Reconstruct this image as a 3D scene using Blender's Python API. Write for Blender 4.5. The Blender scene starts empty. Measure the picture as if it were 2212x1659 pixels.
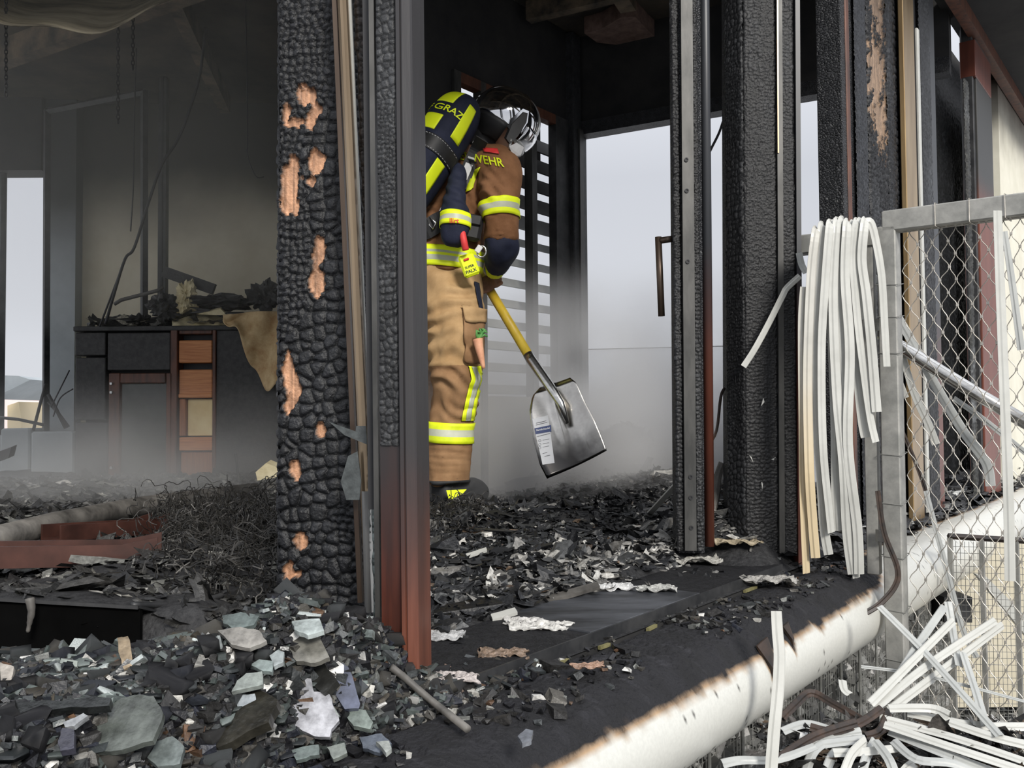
import bpy, bmesh, math, random
import numpy as np
from mathutils import Vector, Matrix
from mathutils.bvhtree import BVHTree
from mathutils import noise as mnoise

# ------------------------------------------------------------------ scene, camera, sky, sun
scene = bpy.context.scene
COL = scene.collection
W, H, FPX = 2212.0, 1659.0, 2000.0
HC = 0.40
cam_d = bpy.data.cameras.new('camera'); cam_d.sensor_width = 36.0
cam_d.lens = FPX * 36.0 / W; cam_d.clip_start = 0.02; cam_d.clip_end = 500
cam = bpy.data.objects.new('camera', cam_d); COL.objects.link(cam)
CAMROT = Matrix.Rotation(math.radians(92.0), 4, 'X') @ Matrix.Rotation(math.radians(-0.42), 4, 'Z')
CAMLOC = Vector((0, 0, HC))
cam.matrix_world = Matrix.Translation(CAMLOC) @ CAMROT
scene.camera = cam

world = bpy.data.worlds.new('overcast_sky'); scene.world = world; world.use_nodes = True
wn = world.node_tree.nodes; wl = world.node_tree.links
bg = wn['Background']; bg.inputs['Strength'].default_value = 1.0
tc = wn.new('ShaderNodeTexCoord'); sx = wn.new('ShaderNodeSeparateXYZ'); rp = wn.new('ShaderNodeValToRGB')
wl.new(tc.outputs['Generated'], sx.inputs[0]); wl.new(sx.outputs['Z'], rp.inputs[0]); wl.new(rp.outputs[0], bg.inputs['Color'])
rp.color_ramp.elements[0].position = 0.0; rp.color_ramp.elements[0].color = (0.60, 0.618, 0.655, 1)
rp.color_ramp.elements[1].position = 1.0; rp.color_ramp.elements[1].color = (1.5, 1.55, 1.66, 1)
e = rp.color_ramp.elements.new(0.25); e.color = (0.545, 0.565, 0.615, 1)

sun_d = bpy.data.lights.new('hazy_sun', 'SUN'); sun_d.energy = 2.9; sun_d.angle = math.radians(14); sun_d.color = (1.0, 0.96, 0.9)
sun = bpy.data.objects.new('hazy_sun', sun_d); COL.objects.link(sun)
sun.rotation_euler = Vector((-0.28, 0.80, -0.50)).to_track_quat('-Z', 'Y').to_euler()
sun.location = (0, -3, 4)

vs = scene.view_settings
vs.view_transform = 'Standard'; vs.look = 'None'; vs.exposure = 0.22; vs.gamma = 1.0; vs.use_curve_mapping = False
try:
    scene.cycles.use_denoising = True
    scene.cycles.max_bounces = 6; scene.cycles.volume_bounces = 4
    scene.cycles.transparent_max_bounces = 16
except Exception: pass

# ------------------------------------------------------------------ pixel / facade helpers
RM = CAMROT.to_3x3()
def ray(px, py):
    return RM @ Vector(((px - W/2) / FPX, -(py - H/2) / FPX, -1.0))
def P(px, py, Y):
    d = ray(px, py); return CAMLOC + d * (Y / d.y)
def G(px, py, z=0.0):
    d = ray(px, py); return CAMLOC + d * ((z - HC) / d.z)
def onplane(px, py, p0, n):
    d = ray(px, py); n = Vector(n); return CAMLOC + d * ((p0 - CAMLOC).dot(n) / d.dot(n))
FA = Vector((0.6, 0.8, 0)); FO = Vector((0.8, -0.6, 0)); F0 = Vector((-0.155, 1.31, 0)); UP = Vector((0, 0, 1))
def F(t, o, z=0.0): return F0 + FA*t + FO*o + UP*z          # facade coordinates: along, outwards, up
def tF(px, o=0.0):
    k = (px - 1106) / 2000.0
    return (k*1.31 - k*0.6*o + 0.155 - 0.8*o) / (0.6 - 0.8*k)
FACROT = math.atan2(0.8, 0.6)
def zat(py, Y): return HC + (900 - py) * Y / 2000.0

# ------------------------------------------------------------------ numpy noise
def hsh(i, j, s):
    n = (i.astype(np.int64)*374761393 + j.astype(np.int64)*668265263 + int(s)*974634777) & 0x7fffffff
    n = ((n ^ (n >> 13)) * 1274126177) & 0x7fffffff
    n = (n ^ (n >> 16)) & 0x7fffffff
    return (n % 100003) / 100003.0
def vn(x, y, s=0):
    x = np.asarray(x, float); y = np.asarray(y, float)
    i = np.floor(x).astype(np.int64); j = np.floor(y).astype(np.int64); fx = x-i; fy = y-j
    fx = fx*fx*(3-2*fx); fy = fy*fy*(3-2*fy)
    return (hsh(i,j,s)*(1-fx)+hsh(i+1,j,s)*fx)*(1-fy) + (hsh(i,j+1,s)*(1-fx)+hsh(i+1,j+1,s)*fx)*fy
def fbm(x, y, s=0, o=4):
    a = 0.5; r = 0.0; f = 1.0
    for k in range(o):
        r = r + a*vn(np.asarray(x)*f, np.asarray(y)*f, s+k*17); a *= 0.5; f *= 2.03
    return r
def worley(u, v, s=0):
    i = np.floor(u).astype(np.int64); j = np.floor(v).astype(np.int64)
    f1 = np.full(u.shape, 9.0); f2 = f1.copy(); cid = np.zeros(u.shape)
    for di in (-1,0,1):
        for dj in (-1,0,1):
            ii = i+di; jj = j+dj
            d = np.hypot(ii+0.15+0.7*hsh(ii,jj,s)-u, jj+0.15+0.7*hsh(ii,jj,s+7)-v)
            h = hsh(ii,jj,s+13); near = d < f1
            f2 = np.where(near, f1, np.minimum(f2, d)); cid = np.where(near, h, cid); f1 = np.where(near, d, f1)
    return f1, f2, cid
def sstep(a, b, x):
    t = np.clip((x-a)/(b-a), 0, 1); return t*t*(3-2*t)

# ------------------------------------------------------------------ materials
def srgb(r, g, b):
    f = lambda c: ((c/255+0.055)/1.055)**2.4 if c/255 > 0.04045 else c/255/12.92
    return (f(r), f(g), f(b))
MATS = {}
def mat(name, c1, c2=None, rough=0.7, metal=0.0, scale=20.0, stretch=(1,1,1), bump=0.0, bscale=None, attr=None, spec=0.5,
        stain=None, detail=5.0, emis=None, alpha=None, coat=0.0):
    """noise-mixed principled material; stain=(colour, z-low, z-high) is soot or bare paint that ends at a ragged height"""
    m = bpy.data.materials.new(name); m.use_nodes = True; MATS[name] = m
    nt = m.node_tree; N = nt.nodes; L = nt.links; b = N['Principled BSDF']
    b.inputs['Roughness'].default_value = rough; b.inputs['Metallic'].default_value = metal
    b.inputs['Specular IOR Level'].default_value = spec; b.inputs['Coat Weight'].default_value = coat
    tc = N.new('ShaderNodeTexCoord'); mp = N.new('ShaderNodeMapping'); mp.inputs['Scale'].default_value = stretch
    L.new(tc.outputs['Object'], mp.inputs[0])
    nz = N.new('ShaderNodeTexNoise'); nz.inputs['Scale'].default_value = scale; nz.inputs['Detail'].default_value = detail
    nz.inputs['Roughness'].default_value = 0.65
    L.new(mp.outputs[0], nz.inputs['Vector'])
    cr = N.new('ShaderNodeValToRGB'); cr.color_ramp.elements[0].position = 0.36; cr.color_ramp.elements[1].position = 0.66
    L.new(nz.outputs['Fac'], cr.inputs[0])
    c2 = c2 or c1
    cr.color_ramp.elements[0].color = (*c1, 1); cr.color_ramp.elements[1].color = (*c2, 1)
    out = cr.outputs[0]
    if attr:
        at = N.new('ShaderNodeAttribute'); at.attribute_name = attr
        mx = N.new('ShaderNodeMix'); mx.data_type = 'RGBA'; mx.blend_type = 'MULTIPLY'; mx.inputs[0].default_value = 1.0
        L.new(at.outputs['Color'], mx.inputs[6]); L.new(out, mx.inputs[7]); out = mx.outputs[2]
    if stain:
        geo = N.new('ShaderNodeNewGeometry'); sp = N.new('ShaderNodeSeparateXYZ'); L.new(geo.outputs['Position'], sp.inputs[0])
        n2 = N.new('ShaderNodeTexNoise'); n2.inputs['Scale'].default_value = stain[3] if len(stain) > 3 else 6.0; n2.inputs['Detail'].default_value = 4
        L.new(geo.outputs['Position'], n2.inputs['Vector'])
        ma = N.new('ShaderNodeMath'); ma.operation = 'MULTIPLY_ADD'; ma.inputs[1].default_value = stain[4] if len(stain) > 4 else 0.3
        L.new(n2.outputs['Fac'], ma.inputs[0]); L.new(sp.outputs['Z'], ma.inputs[2])
        mr = N.new('ShaderNodeMapRange'); mr.interpolation_type = 'SMOOTHSTEP'
        off = (stain[4] if len(stain) > 4 else 0.3) * 0.5
        mr.inputs['From Min'].default_value = stain[1]+off; mr.inputs['From Max'].default_value = stain[2]+off
        L.new(ma.outputs[0], mr.inputs['Value'])
        mx = N.new('ShaderNodeMix'); mx.data_type = 'RGBA'; L.new(mr.outputs[0], mx.inputs[0])
        L.new(out, mx.inputs[6]); mx.inputs[7].default_value = (*stain[0], 1); out = mx.outputs[2]
    L.new(out, b.inputs['Base Color'])
    if bump:
        bp = N.new('ShaderNodeBump'); bp.inputs['Strength'].default_value = bump; bp.inputs['Distance'].default_value = 0.004
        n3 = N.new('ShaderNodeTexNoise'); n3.inputs['Scale'].default_value = bscale or scale*2.5; n3.inputs['Detail'].default_value = 4
        L.new(mp.outputs[0], n3.inputs['Vector']); L.new(n3.outputs['Fac'], bp.inputs['Height']); L.new(bp.outputs[0], b.inputs['Normal'])
    if alpha is not None: b.inputs['Alpha'].default_value = alpha
    return m

def mat_cells(name, c1, c2, sx=90, sz=130, rough=0.55, bump=1.0, spec=0.4):
    """alligator-charred timber: cell relief"""
    m = mat(name, c1, c2, rough=rough, scale=30, spec=spec)
    N = m.node_tree.nodes; L = m.node_tree.links; b = N['Principled BSDF']
    tc = N.new('ShaderNodeTexCoord'); mp = N.new('ShaderNodeMapping'); mp.inputs['Scale'].default_value = (sx, sx, sz)
    L.new(tc.outputs['Object'], mp.inputs[0])
    vo = N.new('ShaderNodeTexVoronoi'); vo.feature = 'DISTANCE_TO_EDGE'; vo.inputs['Scale'].default_value = 1.0
    L.new(mp.outputs[0], vo.inputs['Vector'])
    mr = N.new('ShaderNodeMapRange'); mr.inputs['From Max'].default_value = 0.22; mr.interpolation_type = 'SMOOTHSTEP'
    L.new(vo.outputs['Distance'], mr.inputs['Value'])
    bp = N.new('ShaderNodeBump'); bp.inputs['Strength'].default_value = bump; bp.inputs['Distance'].default_value = 0.004
    L.new(mr.outputs[0], bp.inputs['Height']); L.new(bp.outputs[0], b.inputs['Normal'])
    return m

mat('char', (0.65,0.65,0.65), (1.15,1.15,1.15), rough=0.5, scale=60, attr='Col', bump=0.5, bscale=220, spec=0.42)
mat_cells('char_cells', (0.012,0.013,0.015), (0.032,0.033,0.036))
mat_cells('char_fine', (0.02,0.021,0.024), (0.05,0.052,0.057), 150, 190)
mat('soot', (0.008,0.008,0.009), (0.022,0.021,0.020), rough=0.85, scale=5, bump=0.4)
mat('ceiling_soot', (0.006,0.006,0.007), (0.07,0.055,0.038), rough=0.9, scale=2.2, bump=0.6, bscale=14)
mat('joist', (0.015,0.014,0.012), (0.15,0.11,0.07), rough=0.85, scale=6, bump=0.6, bscale=30)
mat('black', (0.008,0.008,0.01), (0.018,0.018,0.02), rough=0.6, scale=8)
mat('dark_steel', (0.02,0.021,0.023), (0.055,0.055,0.056), rough=0.5, scale=14, metal=0.3)
mat('grey_steel', (0.04,0.04,0.038), (0.085,0.083,0.078), rough=0.45, scale=18, metal=0.5, stretch=(1,1,0.3))
mat('red_post', srgb(82,46,34), srgb(112,66,50), rough=0.4, scale=16, stretch=(1.5,1.5,0.15), bump=0.15, stain=((0.028,0.026,0.027), 0.12, 0.36, 5.0, 0.22))
mat('red_post_dark', srgb(56,28,21), srgb(92,46,32), rough=0.45, scale=16, stretch=(1.5,1.5,0.15), stain=((0.022,0.022,0.023), 0.16, 0.40, 5.0, 0.2))
mat('red_paint', srgb(78,38,27), srgb(104,54,39), rough=0.45, scale=12, stretch=(1.5,1.5,0.2))
mat('red_tube', srgb(84,46,35), srgb(104,60,47), rough=0.4, scale=12, stretch=(1,1,0.2), stain=((0.03,0.032,0.036), 0.45, 0.85, 4.0, 0.2))
mat('red_right', srgb(96,52,40), srgb(116,66,52), rough=0.45, scale=9, stretch=(1,1,0.2), stain=((0.03,0.03,0.028), 1.35, 1.6, 3.0, 0.2))
mat('bronze', srgb(140,122,100), srgb(168,148,122), rough=0.32, metal=0.75, scale=30, stretch=(1,1,0.05))
mat('bronze_dark', srgb(70,58,50), srgb(98,84,72), rough=0.4, metal=0.6, scale=30, stretch=(1,1,0.05))
mat('gold_strip', srgb(140,116,82), srgb(172,148,110), rough=0.3, metal=0.6, scale=9, stretch=(1,1,0.2), stain=((0.03,0.025,0.02), 1.75, 2.2, 3, 0.3))
mat('aluminium', (0.45,0.45,0.44), (0.62,0.62,0.6), rough=0.33, metal=0.85, scale=40, stretch=(1,1,0.1))
mat('galvanised', (0.26,0.26,0.24), (0.42,0.41,0.38), rough=0.5, metal=0.35, scale=18, bump=0.08)
mat('stainless', (0.52,0.51,0.49), (0.66,0.65,0.62), rough=0.22, metal=1.0, scale=50, stretch=(0.2,0.2,2))
mat('white_slat', srgb(178,178,172), srgb(194,194,188), rough=0.35, scale=8, spec=0.5)
mat('white_slat_burnt', srgb(178,176,168), srgb(192,190,182), rough=0.4, scale=8, stain=(srgb(206,188,154), 0.62, 0.22, 8.0, 0.2))
mat('grey_slat', srgb(160,162,160), srgb(178,180,176), rough=0.4, scale=8)
mat('burnt_slat', srgb(28,23,20), srgb(66,50,40), rough=0.5, scale=30)
mat('fascia', (0.92,0.92,0.92), (1,1,1), rough=0.34, scale=150, attr='Col', spec=0.5, detail=2)
def char_bump(m):
    N = m.node_tree.nodes; L = m.node_tree.links; b = N['Principled BSDF']
    at = N.new('ShaderNodeAttribute'); at.attribute_name = 'Col'; mr = N.new('ShaderNodeMapRange'); mr.inputs['From Min'].default_value = .03; mr.inputs['From Max'].default_value = .25; mr.inputs['To Min'].default_value = 1.0; mr.inputs['To Max'].default_value = 0.0
    L.new(at.outputs['Fac'], mr.inputs['Value'])
    tc = N.new('ShaderNodeTexCoord'); nz = N.new('ShaderNodeTexNoise'); nz.inputs['Scale'].default_value = 80; nz.inputs['Detail'].default_value = 7; L.new(tc.outputs['Object'], nz.inputs['Vector'])
    bp = N.new('ShaderNodeBump'); bp.inputs['Distance'].default_value = .014; L.new(nz.outputs['Fac'], bp.inputs['Height']); L.new(mr.outputs[0], bp.inputs['Strength']); L.new(bp.outputs[0], b.inputs['Normal'])
    r2 = N.new('ShaderNodeMapRange'); r2.inputs['To Min'].default_value = .34; r2.inputs['To Max'].default_value = .8; L.new(mr.outputs[0], r2.inputs['Value']); L.new(r2.outputs[0], b.inputs['Roughness'])
char_bump(MATS['fascia'])
mat('deck_char', (0.002,0.002,0.003), (0.013,0.013,0.015), rough=0.75, scale=70, bump=1.0, bscale=190, spec=0.35)
mat('sheet_grey', (0.004,0.0045,0.006), (0.07,0.075,0.085), rough=0.5, scale=9, stretch=(0.4,1.5,1))
mat('rubble', (0.55,0.55,0.55), (1.35,1.35,1.35), rough=0.5, scale=90, attr='Col', bump=0.6, bscale=120, spec=0.5)
mat('shard', (0.45,0.45,0.45), (1.35,1.35,1.35), rough=0.32, scale=38, attr='Col', bump=0.3, bscale=90, spec=0.55)
mat('rubble_base', (0.006,0.006,0.007), (0.03,0.03,0.031), rough=0.75, scale=70, bump=1.0, bscale=120)
mat('beige_wall', srgb(208,198,172), srgb(222,214,190), rough=0.85, scale=3.0, stain=((0.03,0.028,0.022), 1.45, 2.15, 1.3, 0.5))
mat('grey_wall', srgb(160,166,168), srgb(178,184,186), rough=0.85, scale=3.0, stain=((0.03,0.032,0.033), 1.3, 1.9, 1.3, 0.4))
mat('white_panel', srgb(208,204,186), srgb(222,218,202), rough=0.6, scale=5, stain=((0.05,0.035,0.025), 1.82, 2.28, 3.0, 0.3))
mat('cab_char', (0.018,0.018,0.018), (0.045,0.044,0.042), rough=0.6, scale=30, bump=0.5, bscale=70)
mat('wood_orange', srgb(176,108,62), srgb(206,142,90), rough=0.55, scale=22, stretch=(0.35,1,7))
mat('wood_vert', srgb(140,86,54), srgb(174,116,76), rough=0.55, scale=22, stretch=(6,1,0.25))
mat('wood_brown', srgb(58,34,24), srgb(104,62,42), rough=0.5, scale=14, stretch=(2,2,0.4))
mat('cream', srgb(222,196,140), srgb(236,216,166), rough=0.6, scale=8)
mat('dirty_glass', (0.018,0.02,0.016), (0.05,0.055,0.045), rough=0.18, scale=5)
mat('cloth', srgb(176,142,100), srgb(214,190,146), rough=0.95, scale=11, bump=0.5, bscale=80, stain=None)
mat('foam', srgb(196,182,140), srgb(226,214,178), rough=0.95, scale=16, bump=0.9, bscale=40)
mat('sheet_pale', (0.06,0.05,0.034), (0.30,0.26,0.18), rough=0.7, scale=5, stretch=(0.6,2,1))
mat('pink_patch', (0.10,0.062,0.05), (0.2,0.13,0.105), rough=0.9, scale=16, bump=0.7)
mat('wire', (0.012,0.012,0.012), (0.05,0.046,0.04), rough=0.5, scale=30, metal=0.3)
mat('pipe', (0.045,0.042,0.038), (0.16,0.15,0.135), rough=0.6, scale=12)
mat('wire_zinc', (0.33,0.31,0.27), (0.55,0.52,0.47), rough=0.45, metal=0.4, scale=40)
mat('wire_dull', (0.16,0.16,0.145), (0.3,0.3,0.28), rough=0.5, metal=0.4, scale=40)
mat('gravel', (0.8,0.8,0.8), (1.1,1.1,1.1), rough=0.8, scale=90, attr='Col')
mat('terrace', (0.42,0.42,0.42), (0.52,0.52,0.52), rough=0.9, scale=2)
mat('soil', (0.03,0.03,0.028), (0.09,0.085,0.075), rough=0.95, scale=20, bump=1.0)
mat('far_wall', srgb(214,206,208), srgb(222,216,218), rough=0.9, scale=1)
mat('far_roof', srgb(222,196,192), srgb(226,206,202), rough=0.9, scale=1)
mat('far_yellow', srgb(220,200,160), srgb(232,214,178), rough=0.9, scale=1)
mat('warm_wall', srgb(188,180,158), srgb(204,197,178), rough=0.9, scale=4)
# fire kit
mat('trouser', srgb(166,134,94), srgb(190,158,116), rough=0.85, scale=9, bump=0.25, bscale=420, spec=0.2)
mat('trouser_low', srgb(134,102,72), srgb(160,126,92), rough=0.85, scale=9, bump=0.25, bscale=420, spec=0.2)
mat('jacket', srgb(114,79,53), srgb(138,99,70), rough=0.85, scale=9, bump=0.25, bscale=420, spec=0.2)
mat('navy', (0.008,0.011,0.026), (0.018,0.022,0.045), rough=0.75, scale=12, bump=0.2, bscale=300, spec=0.3)
mat('neon', (0.80,0.93,0.010), (0.86,0.98,0.014), rough=0.6, scale=10)
mat('neon_dirty', (0.62,0.74,0.01), (0.84,0.95,0.014), rough=0.6, scale=12)
mat('silver_tape', (0.46,0.48,0.36), (0.56,0.58,0.46), rough=0.45, scale=10)
mat('label_white', (0.62,0.62,0.62), (0.72,0.72,0.72), rough=0.5, scale=30)
mat('red_tag', (0.62,0.03,0.03), (0.7,0.05,0.05), rough=0.6, scale=9)
mat('chrome', (0.7,0.7,0.71), (0.78,0.78,0.79), rough=0.06, metal=1.0, scale=8)
mat('rubber', (0.010,0.010,0.011), (0.02,0.02,0.021), rough=0.55, scale=20)
mat('boot', (0.012,0.013,0.015), (0.035,0.036,0.038), rough=0.7, scale=20, bump=0.3)
mat('skin', srgb(196,150,122), srgb(206,162,134), rough=0.55, scale=20)
mat('glove', srgb(96,64,46), srgb(146,104,76), rough=0.8, scale=14, bump=0.3)
mat('handle_yellow', srgb(184,152,30), srgb(222,192,64), rough=0.45, scale=9, stretch=(1,1,0.3))
mat('blade', (0.44,0.42,0.39), (0.56,0.54,0.5), rough=0.2, metal=1.0, scale=16, stain=((0.045,0.043,0.042), 0.40, 0.22, 14.0, 0.12))
mat('blade_dirt', (0.03,0.03,0.03), (0.10,0.10,0.10), rough=0.8, scale=40)
mat('sticker', (0.70,0.71,0.73), (0.78,0.79,0.8), rough=0.5, scale=20)
mat('sticker_blue', (0.03,0.05,0.16), (0.04,0.07,0.2), rough=0.5, scale=20)
mat('ink', (0.10,0.10,0.11), (0.14,0.14,0.15), rough=0.6, scale=20)
mat('ink_black', (0.012,0.012,0.012), (0.02,0.02,0.02), rough=0.6, scale=20)
mat('carrot', srgb(214,150,116), srgb(236,178,142), rough=0.6, scale=20)
mat('leaf', (0.06,0.24,0.05), (0.16,0.42,0.12), rough=0.6, scale=40)

# ------------------------------------------------------------------ object helpers
BASE = {}
def link(o): COL.objects.link(o); return o
def tag(o, label=None, cat=None, group=None, kind=None):
    if label: o['label'] = label
    if cat: o['category'] = cat
    if group: o['group'] = group
    if kind: o['kind'] = kind
    return o
def thing(name, label, cat, loc, group=None):
    o = link(bpy.data.objects.new(name, None)); o.empty_display_size = 0.05
    loc = Vector(loc); o.location = loc; BASE[o.name] = loc
    return tag(o, label, cat, group)
def finish(name, me, parent=None, mats=(), smooth=False):
    """verts come in world coordinates; a top-level mesh gets its origin at its base"""
    o = bpy.data.objects.new(name, me)
    for m in mats: me.materials.append(MATS[m] if isinstance(m, str) else m)
    n = len(me.vertices); co = np.empty(n*3, np.float32); me.vertices.foreach_get('co', co); co = co.reshape(-1, 3)
    if parent is None:
        mn = co.min(0); mx = co.max(0); b = Vector(((mn[0]+mx[0])/2, (mn[1]+mx[1])/2, mn[2])); o.location = b
    else:
        b = BASE[parent.name]; o.parent = parent
    co -= np.array(b, np.float32); me.vertices.foreach_set('co', co.ravel()); me.update()
    me.polygons.foreach_set('use_smooth', [smooth]*len(me.polygons))
    link(o); BASE[o.name] = Vector(b)
    return o
class MB:
    def __init__(s): s.v = []; s.f = []; s.m = []
    def add(s, vs, fs, mi=0):
        o = len(s.v); s.v += [tuple(v) for v in vs]; s.f += [tuple(i+o for i in f) for f in fs]; s.m += [mi]*len(fs); return s
    def box(s, c, size, rz=0.0, rot=None, mi=0, bev=0.0):
        R = rot or Matrix.Rotation(rz, 3, 'Z'); c = Vector(c); hx, hy, hz = [q/2 for q in size]
        if bev:
            b = min(bev, hx*0.9, hy*0.9, hz*0.9); ring = []
            for (sx, sy) in ((1,1),(-1,1),(-1,-1),(1,-1)):
                a = [(hx-b, hy), (hx, hy-b)]
                if (sx, sy) in ((1,1),(-1,-1)): a = a[::-1]
                ring += [(sx*p, sy*q) for p, q in a]
            vs = []
            for zz, sc in ((-hz, b), (-hz+b, 0), (hz-b, 0), (hz, b)):
                for (x, y) in ring:
                    vs.append(c + R @ Vector((x - math.copysign(sc, x), y - math.copysign(sc, y), zz)))
            fs = []
            for k in range(3):
                for i in range(8):
                    j = (i+1) % 8; fs.append((k*8+i, k*8+j, (k+1)*8+j, (k+1)*8+i))
            fs.append(tuple(range(7, -1, -1))); fs.append(tuple(range(24, 32)))
            return s.add(vs, fs, mi)
        vs = [c + R @ Vector((x*hx, y*hy, z*hz)) for z in (-1,1) for y in (-1,1) for x in (-1,1)]
        return s.add(vs, [(0,2,3,1),(4,5,7,6),(0,1,5,4),(2,6,7,3),(0,4,6,2),(1,3,7,5)], mi)
    def loft(s, rings, cap=True, mi=0, closed=True):
        n = len(rings[0]); vs = [p for r in rings for p in r]; fs = []
        for k in range(len(rings)-1):
            for i in range(n if closed else n-1):
                j = (i+1) % n; fs.append((k*n+i, k*n+j, (k+1)*n+j, (k+1)*n+i))
        if cap and closed:
            fs.append(tuple(range(n-1, -1, -1))); fs.append(tuple(range((len(rings)-1)*n, len(rings)*n)))
        return s.add(vs, fs, mi)
    def tube(s, pts, r, n=8, mi=0, cap=True):
        pts = [Vector(p) for p in pts]; rings = []; prev = None
        for i, p in enumerate(pts):
            t = (pts[min(i+1, len(pts)-1)] - pts[max(i-1, 0)])
            if t.length < 1e-9: t = Vector((0,0,1))
            t.normalize()
            if prev is None:
                a = t.cross(UP)
                if a.length < 1e-3: a = t.cross(Vector((1,0,0)))
            else: a = prev - t*prev.dot(t)
            a.normalize(); prev = a; b = t.cross(a)
            rr = r[i] if isinstance(r, (list, tuple)) else r
            rings.append([p + (a*math.cos(q)+b*math.sin(q))*rr for q in [2*math.pi*k/n for k in range(n)]])
        return s.loft(rings, cap, mi)
    def prism(s, poly, d, mi=0):
        n = len(poly); d = Vector(d); vs = [Vector(p) for p in poly] + [Vector(p)+d for p in poly]
        fs = [tuple(range(n-1, -1, -1)), tuple(range(n, 2*n))] + [(i, (i+1)%n, n+(i+1)%n, n+i) for i in range(n)]
        return s.add(vs, fs, mi)
    def mesh(s, name):
        me = bpy.data.meshes.new(name); me.from_pydata(s.v, [], s.f); me.validate()
        if len(s.m) == len(me.polygons) and max(s.m or [0]) > 0: me.polygons.foreach_set('material_index', s.m)
        bm = bmesh.new(); bm.from_mesh(me); bmesh.ops.recalc_face_normals(bm, faces=bm.faces); bm.to_mesh(me); bm.free()
        return me
    def build(s, name, mats, parent=None, smooth=False):
        if isinstance(mats, str): mats = (mats,)
        return finish(name, s.mesh(name), parent, mats, smooth)
def smooth_path(pts, n=8):
    pts = [Vector(p) for p in pts]
    if len(pts) < 3: return pts
    out = []
    for i in range(len(pts)-1):
        p0 = pts[max(i-1,0)]; p1 = pts[i]; p2 = pts[i+1]; p3 = pts[min(i+2, len(pts)-1)]
        for k in range(n):
            t = k/n; out.append(0.5*((2*p1)+(p2-p0)*t+(2*p0-5*p1+4*p2-p3)*t*t+(3*p1-p0-3*p2+p3)*t**3))
    return out + [pts[-1]]
def set_col(me, cols):
    a = me.attributes.new('Col', 'FLOAT_COLOR', 'POINT'); c = np.ones((len(me.vertices), 4), np.float32); c[:, :3] = cols
    a.data.foreach_set('color', c.ravel())
def grid_mesh(name, V, nu, nv, cols=None, wrap=False):
    """V: (nv,nu,3)"""
    idx = np.arange(nu*nv).reshape(nv, nu)
    if wrap: idx = np.concatenate([idx, idx[:, :1]], 1)
    f = np.stack([idx[:-1,:-1], idx[:-1,1:], idx[1:,1:], idx[1:,:-1]], -1).reshape(-1, 4)
    return arr_mesh(name, V.reshape(-1, 3), f, cols)
def arr_mesh(name, v, f, cols=None):
    me = bpy.data.meshes.new(name); v = np.asarray(v, np.float32); f = np.asarray(f, np.int32); k = f.shape[1]
    me.vertices.add(len(v)); me.vertices.foreach_set('co', v.ravel())
    me.loops.add(f.size); me.loops.foreach_set('vertex_index', f.ravel())
    me.polygons.add(len(f)); me.polygons.foreach_set('loop_start', np.arange(0, f.size, k, dtype=np.int32))
    me.polygons.foreach_set('loop_total', np.full(len(f), k, np.int32))
    me.update(calc_edges=True)
    if cols is not None: set_col(me, cols)
    return me

def char_face(name, o3, ax, up, nrm, w, h, cw, ch, amp, res, parent, seed, bare=(), tone=(0.018,0.019,0.022), light=0.03, round_edge=0.012, mats='char', woodc=(0.50,0.27,0.155)):
    """cracked char skin over one face of a timber: a relief grid of raised char blocks. bare = [(u0,v0,ru,rv)] patches where the char fell off."""
    nu = max(6, int(w/res)); nv = max(6, int(h/res))
    u, v = np.meshgrid(np.linspace(0, w, nu), np.linspace(0, h, nv))
    wu = u/cw + 0.35*vn(u/cw*0.7, v/ch*0.7, seed+3); wv = v/ch + 0.5*vn(u/cw*0.6, v/ch*0.6, seed+5)
    # blocks vary in size along the timber
    big = vn(u*9+3, v*5+1, seed+21); k = np.where(big > 0.52, 0.62, 1.0)
    f1, f2, cid = worley(wu, wv, seed); g1, g2, cid2 = worley(wu*1.75+9, wv*1.75+4, seed+31)
    e = np.where(k < 1, f2-f1, g2-g1); cc = np.where(k < 1, cid, cid2)
    hgt = sstep(0.0, 0.34, e)*(0.55+0.45*cc)
    hgt = hgt*amp + (fbm(u*60, v*60, seed+9, 3)-0.45)*amp*0.35
    col = np.empty(u.shape+(3,)); tv = (0.45+0.75*cc)*(0.35+0.65*sstep(0.02, 0.3, e))
    lf = fbm(u*7, v*3, seed+40, 3)
    base = np.array(tone)[None,None]*tv[...,None] + np.array([light*0.93, light, light*1.08])[None,None]*(sstep(0.45,0.75,lf)*tv)[...,None]
    col[:] = base
    for (bu, bv, ru, rv) in bare:
        dd = np.abs((u-bu)/ru)**1.5 + np.abs((v-bv)/rv)**1.6 + 3.0*(fbm(u*80, v*34, seed+50, 3)-0.47)
        mk = 1-sstep(0.80, 0.95, dd); hgt = hgt*(1-mk) - 0.55*amp*mk
        wood = np.array(woodc) * (0.45+0.95*vn(u*300, v*16, seed+60))[...,None]
        col = col*(1-mk)[...,None] + wood*mk[...,None]
    edge = np.minimum(np.minimum(u, w-u)/round_edge, 1); hgt = hgt - (1-np.sqrt(np.clip(1-(1-edge)**2, 0, 1)))*amp*1.2
    eh = (fbm(v*45, u*0+seed, seed+70, 2)-0.45)*amp*1.3
    uu = u + np.where(u < 0.002, eh, np.where(u > w-0.002, -eh, 0))
    o3 = np.array(o3); V = o3 + uu[...,None]*np.array(ax) + v[...,None]*np.array(up) + hgt[...,None]*np.array(nrm)
    me = grid_mesh(name, V, nu, nv, col.reshape(-1, 3))
    return finish(name, me, parent, (mats,), True)
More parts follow.
